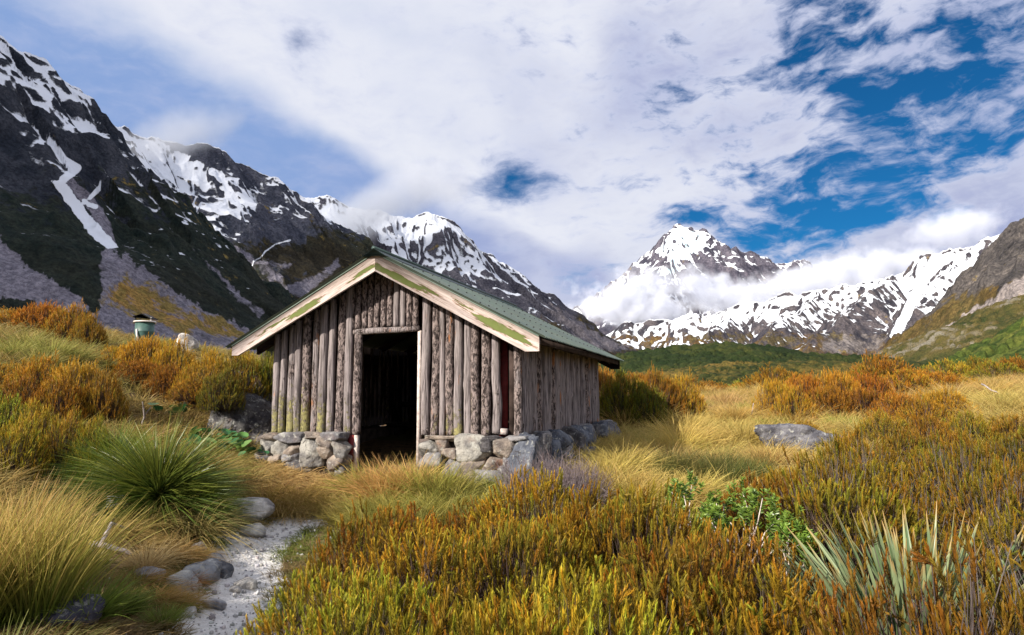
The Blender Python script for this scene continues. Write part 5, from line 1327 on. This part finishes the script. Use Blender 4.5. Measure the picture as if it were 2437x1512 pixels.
# silvery sword leaves at the right
def sword_leaves(n, seed, L0, w0, tilt):
    g = np.random.default_rng(seed); S = Soup()
    a = g.uniform(0, 2 * PI, n); q = g.uniform(0, 1, n) ** .7
    base = np.stack([.36 * q * np.cos(a), .20 * q * np.sin(a), np.zeros(n)], 1)
    d = norm(np.stack([np.cos(a) * q * tilt, np.sin(a) * q * tilt, np.ones(n)], 1) + g.normal(size=(n, 3)) * .10)
    L = L0 * g.uniform(.6, 1.12, n); nseg = 5; t = np.linspace(0, 1, nseg + 1)
    bend = g.uniform(0, .22, n); hd = norm(d * np.array([1, 1, 0]))
    ctr = base[:, None] + d[:, None] * (L[:, None] * t)[..., None] + (hd[:, None] * .5 - np.array([0, 0, .5])) * (bend * L)[:, None, None] * (t ** 2)[None, :, None]
    side = norm(np.cross(d, hd + g.normal(size=(n, 3)) * .35)); nr = np.cross(side, d)
    w = w0 * g.uniform(.75, 1.2, n)[:, None] * np.maximum(.04, (1 - t ** 2.2) ** .8)[None]
    V = np.stack([ctr - side[:, None] * w[..., None] * .5, ctr + nr[:, None] * w[..., None] * .22, ctr + side[:, None] * w[..., None] * .5], 2)
    C = lerpc((.09, .15, .065), (.25, .32, .165), g.uniform(0, 1, n))[:, None, None] * np.ones((1, nseg + 1, 3, 1)); C = C * (.75 + .45 * t)[None, :, None, None]
    C[:, -1] = np.array([.55, .36, .12])
    k = np.arange(n)[:, None] * 3 * (nseg + 1) + np.arange(nseg)[None] * 3
    Q = np.concatenate([np.stack([k, k + 1, k + 4, k + 3], -1).reshape(-1, 4), np.stack([k + 1, k + 2, k + 5, k + 4], -1).reshape(-1, 4)])
    S.add(V.reshape(-1, 3), Q, None, C.reshape(-1, 3)); return S.mesh('sword_leaf_plant', M['broad'])
SW = sword_leaves(260, 3, .68, .034, .85)
tag(put(SW, 'sword_leaf_plant', gx(2135, 3.95), 3.95, 1.14, .3, W1, 1.0), 'silvery green plant of long sword leaves, largest in the right foreground', 'sword leaf plant')
SW2 = sword_leaves(60, 8, .58, .022, .8)
tag(put(SW2, 'sword_leaf_plant', gx(1985, 4.2), 4.2, 1.0, 1.0, W1, 1.0), 'thinner sword leaf plant behind the orange heath left of the largest one', 'sword leaf plant')

# bright green shrubs with pale stems
def green_shrub(seed, H, Rr, ntw):
    g = np.random.default_rng(seed); st = MB(); S = Soup(); tips = []
    for i in range(ntw):
        a = g.uniform(0, 2 * PI); r = Rr * math.sqrt(g.uniform(0, 1)); tip = np.array([r * math.cos(a), r * math.sin(a), H * g.uniform(.72, 1.0) * (1 - .3 * (r / Rr) ** 2)])
        mid = tip * .45 + np.array([g.normal(0, .05), g.normal(0, .05), 0]); fork = tip * .75 + g.normal(size=3) * .03
        st.tube([np.array([g.normal(0, .03), g.normal(0, .03), -.03]), mid, fork, tip], [.010, .007, .0045, .0025], 6)
        for _ in range(7): tips.append((tip + g.normal(size=3) * np.array([.05, .05, .035]), g.normal(size=3) * .4 + np.array([0, 0, 1.]) + tip * .4))
    P = np.array([t[0] for t in tips]); D = norm(np.array([t[1] for t in tips])); n = len(P); m_ = 26
    a = g.uniform(0, 2 * PI, (n, m_)); h = g.uniform(0, 1, (n, m_))
    u = norm(np.cross(D, np.array([.3, .2, .9]))); v = np.cross(D, u)
    rad = np.cos(a)[..., None] * u[:, None] + np.sin(a)[..., None] * v[:, None]
    b = (P[:, None] + D[:, None] * ((h - .5) * .075)[..., None]).reshape(-1, 3); dd = norm(rad + D[:, None] * (.35 + h[..., None] * .8)).reshape(-1, 3)
    N = len(b); t = h.ravel()
    add_blades(S, b, dd, .036 * g.uniform(.8, 1.2, N), np.full(N, .013), np.full(N, .15), lerpc((.045, .10, .014), (.10, .19, .025), t), lerpc((.09, .18, .02), (.25, .38, .06), t), 2, g, tipw=.15, power=.5)
    return st, S
for nm, px, d, sc, sd, ntw, Hh, Rr, lb in (('green_shrub', 1750, 5.2, 1.0, 1, 18, .78, .30, 'bright green small leaved shrub rising from the heath, largest of the green ones'), ('green_shrub', 1845, 4.95, 1.0, 2, 7, .62, .16, 'bright green shrub on bare forked pale stems beside the largest green one'),
                                       ('green_shrub', 1270, 7.45, 1.0, 3, 6, .42, .10, 'small vivid green shrub against the corner stones of the hut'), ('green_shrub', 1600, 5.35, .8, 4, 5, .86, .16, 'little green shrub in front of the golden tussocks')):
    st, S = green_shrub(sd, Hh, Rr, ntw); x = gx(px, d)
    e = empty(nm, (x, d, gz(x, d))); tag(e, lb, 'shrub')
    st.build('stem', M['paleboard'], e, True); o = new_obj('foliage', S.mesh('foliage', M['broad']), e); o.color = (1, 1, 1, 1)

# bare purple grey brush in front of the footing
def dead_brush(seed, n, H, Rr):
    g = np.random.default_rng(seed); S = Soup()
    a = g.uniform(0, 2 * PI, n); r = Rr * np.sqrt(g.uniform(0, 1, n))
    foot = np.stack([r * .4 * np.cos(a), r * .4 * np.sin(a), np.zeros(n)], 1); tip = np.stack([r * np.cos(a) + .08, r * np.sin(a), H * g.uniform(.6, 1.1, n)], 1)
    mid = (foot + tip) / 2 + g.normal(size=(n, 3)) * .03; c = lerpc((.16, .12, .115), (.34, .28, .29), g.uniform(0, 1, n))
    add_twigs(S, foot, mid, np.full(n, .0035), c); add_twigs(S, mid, tip, np.full(n, .0025), c)
    k = g.integers(0, n, n * 3); f = g.uniform(.1, 1, n * 3)[:, None]; b0 = mid[k] * (1 - f) + tip[k] * f
    b1 = b0 + norm(tip[k] - mid[k] + g.normal(size=(n * 3, 3)) * .13) * g.uniform(.06, .18, n * 3)[:, None]
    add_twigs(S, b0, b1, np.full(n * 3, .0016), c[k]); return S.mesh('bare_brush', M['leaf'])
DB = [dead_brush(4, 150, .50, .26), dead_brush(5, 120, .46, .22)]
for i, (px, d) in enumerate(((1250, 7.1), (1300, 6.9), (1345, 6.8), (1385, 7.0), (1325, 7.3))):
    tag(put(DB[i % 2], 'bare_brush', gx(px, d), d, 1.0, None, W1, 1.15), 'bare purple grey twiggy brush before the corner stones', 'bush', 'bare grey brush before the corner stones')

# round glossy leaves by the boulder
def lily(seed, n):
    g = np.random.default_rng(seed); S = Soup(); k = 12
    for i in range(n):
        th = np.linspace(0, 2 * PI, k, endpoint=False); r = g.uniform(.05, .085)
        ring = np.stack([r * np.cos(th), r * np.sin(th) * .9, .018 * (1 + .4 * np.cos(2 * th))], 1)
        V = np.concatenate([[[0, 0, -.006]], ring * np.array([.55, .55, .3]), ring])
        R3 = np.array((Matrix.Rotation(g.uniform(0, 6.28), 3, 'Z') @ Matrix.Rotation(g.uniform(.1, .9), 3, 'X')))
        p = np.array([g.normal(0, .20), g.normal(0, .16), g.uniform(.10, .26)])
        V = V @ R3.T + p
        T = np.array([(0, 1 + j, 1 + (j + 1) % k) for j in range(k)]); Q = np.array([(1 + j, 1 + k + j, 1 + k + (j + 1) % k, 1 + (j + 1) % k) for j in range(k)])
        c = np.array([.035, .13, .045]) * g.uniform(.7, 1.5) + np.array([.08, .07, .0]) * (g.uniform() < .25)
        S.add(V, Q, T, np.repeat(c[None], len(V), 0))
        add_twigs(S, np.array([[p[0] * .5, p[1] * .5, -.02]]), p[None], np.array([.005]), np.array([[.08, .13, .03]]))
    return S.mesh('round_leaf_plant', M['broad'], True)
LI = [lily(3, 14), lily(4, 10)]
for i, (px, d, s) in enumerate(((480, 9.3, 1.0), (530, 9.2, 1.15), (575, 9.15, 1.1), (500, 9.0, .9), (555, 9.6, 1.0), (395, 10.6, 1.0), (610, 9.2, .8))):
    tag(put(LI[i % 2], 'round_leaf_plant', gx(px, d), d, s), 'plant with round glossy dark green leaves at the foot of the mossy boulder', 'leafy plant', 'round leaved plants left of the hut')
# ------------------------------------------------------------------ rocks
def rock(px, d, size, seed, colr, label, group=None, rust=.2, sub=4, sink=.3, rz=None, cat='rock', name='rock', z=None, rough=.10, planes=13):
    x = gx(px, d); o = new_obj(name, rock_mesh(name, size, seed, sub, planes, rough))
    o.location = (x, d, (gz(x, d) if z is None else z) + size[2] * (.5 - sink)); o.color = (*colr, rust)
    o.rotation_euler = (0, 0, random.uniform(-.3, .3) if rz is None else rz)
    tag(o, label, cat, group); return o
rock(1885, 11.2, (1.5, .8, .56), 11, (.15, .15, .17), 'long grey lichened boulder lying in the golden grass', rust=.1, sub=5, sink=.12, rz=.15, name='boulder', cat='boulder', rough=.16)
rock(590, 11.2, (1.15, 1.1, 1.15), 12, (.10, .098, .10), 'big mossy lichened boulder left of the hut wall', rust=.8, sub=5, sink=.18, rz=.1, name='boulder', cat='boulder', rough=.2, planes=9)
rock(618, 10.5, (.8, .8, .85), 13, (.105, .10, .105), 'rough grey boulder wedged against the left hut corner', rust=.6, sub=5, sink=.15, name='boulder', cat='boulder', rough=.2, planes=9)
rock(555, 10.4, (.7, .6, .75), 14, (.12, .118, .12), 'lower pale boulder in front of the big mossy one', rust=.5, sub=5, sink=.2, name='boulder', cat='boulder', rough=.18, planes=9)
rock(442, 28, (1.25, 1.1, .95), 15, (.50, .47, .44), 'far pale boulder on the bank right of the tank', rust=.1, sink=.25, name='boulder', cat='boulder')
rock(610, 7.5, (.60, .48, .30), 21, (.52, .505, .49), 'largest pale stone at the bend of the path', rust=.05, sub=5, sink=.22)
rock(618, 7.0, (.30, .24, .15), 22, (.58, .57, .55), 'flat whitish stone just below the largest path stone', rust=0, sink=.25)
rock(493, 6.1, (.17, .15, .15), 23, (.30, .32, .34), 'small grey stone at the top of the path edge group', rust=0)
rock(527, 5.9, (.24, .2, .15), 24, (.36, .38, .40), 'pale slab between dark stones at the path edge', rust=0)
rock(552, 5.75, (.20, .17, .17), 25, (.17, .18, .20), 'dark pointed stone nearest the path in the edge group', rust=0)
rock(497, 5.45, (.22, .40, .26), 26, (.24, .255, .28), 'long leaning grey stone, biggest of the path edge group', rust=0, rz=-.5, sub=5)
rock(463, 5.2, (.20, .25, .18), 27, (.42, .43, .43), 'whitish stone at the lower end of the leaning grey stone', rust=0)
rock(378, 5.15, (.24, .18, .12), 28, (.30, .32, .36), 'flat bluish stone beside the blond tuft', rust=0)
rock(607, 5.55, (.19, .15, .11), 29, (.50, .48, .45), 'rounded pale stone on the left margin of the path', rust=0)
rock(585, 5.4, (.10, .09, .07), 30, (.40, .38, .36), 'small tan stone next to the rounded pale one', rust=0)
rock(537, 5.0, (.15, .12, .09), 31, (.36, .37, .40), 'isolated grey stone at the turf edge', rust=0)
rock(482, 4.75, (.10, .09, .08), 32, (.45, .45, .46), 'little grey stone where the turf meets the gravel', rust=0)
rock(210, 4.0, (.42, .34, .22), 33, (.085, .085, .12), 'dark blue grey stone under the tall tussock', rust=0)
rock(612, 4.5, (.22, .16, .10), 34, (.46, .47, .48), 'angular grey stone on the path by the heath edge', rust=0)
rock(590, 4.15, (.30, .22, .09), 35, (.52, .53, .53), 'wide pale slab sunk in the path at the bottom', rust=0)
rock(450, 4.2, (.08, .07, .06), 36, (.42, .42, .43), 'small stone on the gravel near the bottom edge', rust=0)
rock(300, 6.4, (.24, .2, .16), 37, (.33, .34, .37), 'grey stone half hidden behind the tall tussock', rust=0)

def gravel():
    g = np.random.default_rng(77); V0, T0 = ICO[2]; S = Soup(); n = 1500
    L = np.array(PATH); seg = g.integers(0, len(L) - 1, n); t = g.uniform(0, 1, n)[:, None]
    P = L[seg] * (1 - t) + L[seg + 1] * t; off = g.normal(0, .26, (n, 2)); P = P + off
    z = ground(P[:, 0], P[:, 1]); s = .006 + .016 * g.uniform(0, 1, n) ** 4
    A = g.uniform(.6, 1.3, (n, 3)) * s[:, None]
    V = V0[None] * A[:, None] * (1 + .18 * g.normal(size=(n, len(V0), 1)).clip(-1, 1))
    V = V + np.stack([P[:, 0], P[:, 1], z + A[:, 2] * .3], 1)[:, None]
    T = (T0[None] + np.arange(n)[:, None, None] * len(V0)).reshape(-1, 3)
    m, nt, out = material('gravel_stones'); principled(nt, out, nt.attr('Col'), .9, .2)
    c = np.array([.46, .45, .44])[None] * g.uniform(.45, 1.25, (n, 1)) * (1 + g.normal(0, .03, (n, 3)))
    S.add(V.reshape(-1, 3), None, T, np.repeat(c, len(V0), 0))
    tag(new_obj('gravel', S.mesh('gravel', m, True)), 'loose grey gravel scattered on the footpath', 'gravel', kind='stuff')
gravel()

# ------------------------------------------------------------------ dead wood
M['deadwood'] = simple('grey_dead_wood', (.32, .28, .27), .9, .1, 18, .45, .6, 70)
def branch(pts, r, label, fork=None, name='dead_branch'):
    P = [np.array([gx(p, d), d, gz(gx(p, d), d) + h]) for p, d, h in pts]
    b = MB(); P = np.array(P); t = np.linspace(0, 1, 14); u = np.linspace(0, 1, len(P))
    Q = np.stack([np.interp(t, u, P[:, k]) for k in range(3)], 1); Q[:, 2] += .012 * np.sin(t * 9)
    b.tube(Q, np.linspace(r, r * .4, 14), 8)
    if fork:
        F = np.array([np.array([gx(p, d), d, gz(gx(p, d), d) + h]) for p, d, h in fork]); b.tube(F, np.linspace(r * .7, r * .3, len(F)), 7)
    o = b.build(name, M['deadwood'], None, True); tag(o, label, 'branch')
branch([(245, 5.35, .06), (285, 5.35, .12), (345, 5.4, .05)], .030, 'grey dead branch lying left of the blond tuft', [(270, 5.38, .10), (290, 5.7, .16), (330, 5.9, .10)])
branch([(1780, 14.6, .10), (1784, 14.5, .30), (1788, 14.5, .46)], .022, 'bleached stick standing up in the golden grass')
branch([(345, 9.4, .05), (352, 9.35, .25), (345, 9.2, .45)], .018, 'thin grey dead twig rising behind the spiky dome', [(352, 9.35, .25), (365, 9.3, .40)])
branch([(2330, 14.6, .45), (2350, 14.4, .36), (2370, 14.3, .25)], .02, 'pale bare stick poking out right of the brown bushes')

# ------------------------------------------------------------------ green tank with a cap
M['tank'] = simple('green_tank_paint', (.055, .115, .10), .5, .4, 5, .2, .1, 30)
M['tankroof'] = simple('dark_tank_cap', (.02, .02, .02), .6, .3)
M['pipe'] = simple('white_pipe', (.65, .60, .55), .5, .4, 9, .1)
def tank():
    d = 26.0; k = d / 1589; x = gx(340, d); zt = CAMZ + ray(340, 768)[2] * d; zb = CAMZ + ray(340, 815)[2] * d
    e = empty('water_tank', (x, d, zb)); tag(e, 'round green water tank with a small dark gabled cap on the left bank', 'water tank')
    H = zt - zb; r = 21.5 * k
    def ring(name, prof, mat):
        b = MB(); n = 40; th = np.linspace(0, 2 * PI, n, endpoint=False)
        V = np.array([[rr * np.cos(t), rr * np.sin(t), z] for rr, z in prof for t in th])
        q = [(i * n + j, i * n + (j + 1) % n, (i + 1) * n + (j + 1) % n, (i + 1) * n + j) for i in range(len(prof) - 1) for j in range(n)]
        b.add(V, q); return b.build(name, mat, e, True)
    ring('body', [(r * .97, -1.0), (r * .97, H * .50), (r * 1.0, H * .52), (r * 1.0, H * .56), (r * .97, H * .58), (r * .97, H), (.001, H + .002)], M['tank'])
    ring('rim', [(r * .9, H + .012), (r * 1.16, H - .005), (r * 1.17, H + .03), (r * 1.1, H + .05), (.001, H + .055)], M['pipe'])
    b = MB(); w = r * .98; h0 = H + 11 * k; hp = H + 20 * k
    b.prism([(-w, h0 + .03), (0, hp), (w, h0 - .02), (w, h0 - .05), (0, hp - .035), (-w, h0)], -.28, .28)
    b.prism([(-w * .98, h0), (0, hp - .036), (w * .98, h0 - .05), (w * .7, h0 - .02)], -.25, -.22); b.build('cap', M['tankroof'], e)
    for s in (-1, 1):
        b = MB(); b.tube([(s * w * .88, -.15, H + .04), (s * w * .88, -.15, h0 + .01)], .03, 6); b.build('cap_post', M['pipe'] if s > 0 else M['tankroof'], e)
    b = MB(); b.tube([(-r * .35, -r * .98, H * .62), (-r * .2, -r * 1.15, H * .35), (.05, -r * 1.3, -.1)], .035, 8); b.build('pipe', M['pipe'], e, True)
tank()

# ------------------------------------------------------------------ cloud banks lying against the peaks
def cloud_mat(name, dens, seed, scale, edge=.75, colr=(.98, .985, 1), amp=2.4):
    m, nt, out = material(name)
    tc = nt.node('ShaderNodeTexCoord').outputs['Generated']
    P = nt.node('ShaderNodeNewGeometry').outputs['Position']
    c = nt.vm('SUBTRACT', tc, (.5, .5, .5)); r = nt.vm('LENGTH', nt.vm('MULTIPLY', c, (2, 2, 2)), out=1)
    Ps = nt.vm('ADD', P, (seed * 913., seed * 77., 0)); n = nt.noise(Ps, scale, 3, .6); n2_ = nt.noise(Ps, scale * 3.3, 6, .65)
    f = nt.m('ADD', nt.m('SUBTRACT', edge, r), nt.m('ADD', nt.m('MULTIPLY', nt.m('SUBTRACT', n, .5), amp), nt.m('MULTIPLY', nt.m('SUBTRACT', n2_, .5), amp * .6)))
    d = nt.step(f, .0, .75, 0, dens)
    v = nt.node('ShaderNodeVolumePrincipled'); v.inputs['Color'].default_value = (*colr, 1); v.inputs['Anisotropy'].default_value = .0
    m.cycles.volume_step_rate = .3
    nt.put(v.inputs['Density'], d); nt.l.new(v.outputs[0], out.inputs[1])
    return m
def cloud(px, py, d, sx, sy, dep, rot, dens, seed, scale, label, colr=(.88, .90, .955), amp=2.4):
    V, T = ICO[3]; c = at(px, py, d); k = d / F
    o = new_obj('cloud', mk_mesh('cloud', V * np.array([sx * k, dep, sy * k]), None, T, cloud_mat('cloud_%d' % seed, dens, seed, scale, colr=colr, amp=amp)))
    o.location = c; o.rotation_euler = (0, R(rot), 0); tag(o, label, 'cloud', kind='stuff'); return o
cloud(1720, 712, 7700, 420, 85, 420, 4, .014, 1, .0014, 'white cloud band across the middle of the high peak')
cloud(1470, 728, 7400, 260, 80, 400, 5, .018, 2, .0015, 'white cloud at the left foot of the high peak')
cloud(2010, 652, 7100, 320, 80, 420, -12, .012, 3, .0014, 'cloud hiding the saddle right of the high peak')
cloud(2300, 540, 5600, 230, 70, 350, -14, .008, 4, .0018, 'cloud lying on the crest of the right hand snowy range')
cloud(860, 515, 3900, 430, 100, 300, -22, .012, 5, .0012, 'pale cloud bank over the third left peak', (.95, .97, 1.0), 1.4)
cloud(400, 335, 2400, 330, 80, 200, -24, .011, 6, .0018, 'pale cloud bank over the crest of the second left mountain', (.95, .97, 1.0), 1.4)

def shading_cloud():  # out of view, added only to block sun from the left mountains
    c = Vector((-560, 1000, 330)) + SUN_TO * 2600; V, T = ICO[4]
    N = V * (1 + .16 * fbm(V[:, 0] * 2 + 3, V[:, 1] * 2 + V[:, 2], 4, 6)[:, None])
    m, nt, out = material('unseen_shade_cloud'); v = nt.node('ShaderNodeVolumePrincipled'); v.inputs['Density'].default_value = .006; v.inputs['Color'].default_value = (.97, .98, 1, 1)
    nt.l.new(v.outputs[0], out.inputs[1])
    o = new_obj('cloud', mk_mesh('cloud', N * np.array([1150, 620, 320]), None, T, m)); o.location = c; o.rotation_euler = (0, 0, R(40))
    tag(o, 'unseen low cloud added before the sun to shade the left mountains', 'cloud', kind='stuff')
shading_cloud()

def second_shading_cloud():  # another unseen cloud, added to dim the sun on the farther left peaks
    c = Vector((-1000, 3500, 650)) + SUN_TO * 5600; V, T = ICO[4]
    N = V * (1 + .18 * fbm(V[:, 0] * 2 + 8, V[:, 1] * 2 + V[:, 2], 4, 16)[:, None])
    o = new_obj('cloud', mk_mesh('cloud', N * np.array([2300, 1000, 420]), None, T, bpy.data.materials['thin_shade_cloud'])); o.location = c; o.rotation_euler = (0, 0, R(48))
    tag(o, 'thinner unseen cloud added before the sun to shade the farther left peaks', 'cloud', kind='stuff')
m_, nt_, out_ = material('thin_shade_cloud'); v_ = nt_.node('ShaderNodeVolumePrincipled'); v_.inputs['Density'].default_value = .0008; v_.inputs['Color'].default_value = (.97, .98, 1, 1)
nt_.l.new(v_.outputs[0], out_.inputs[1])
second_shading_cloud()
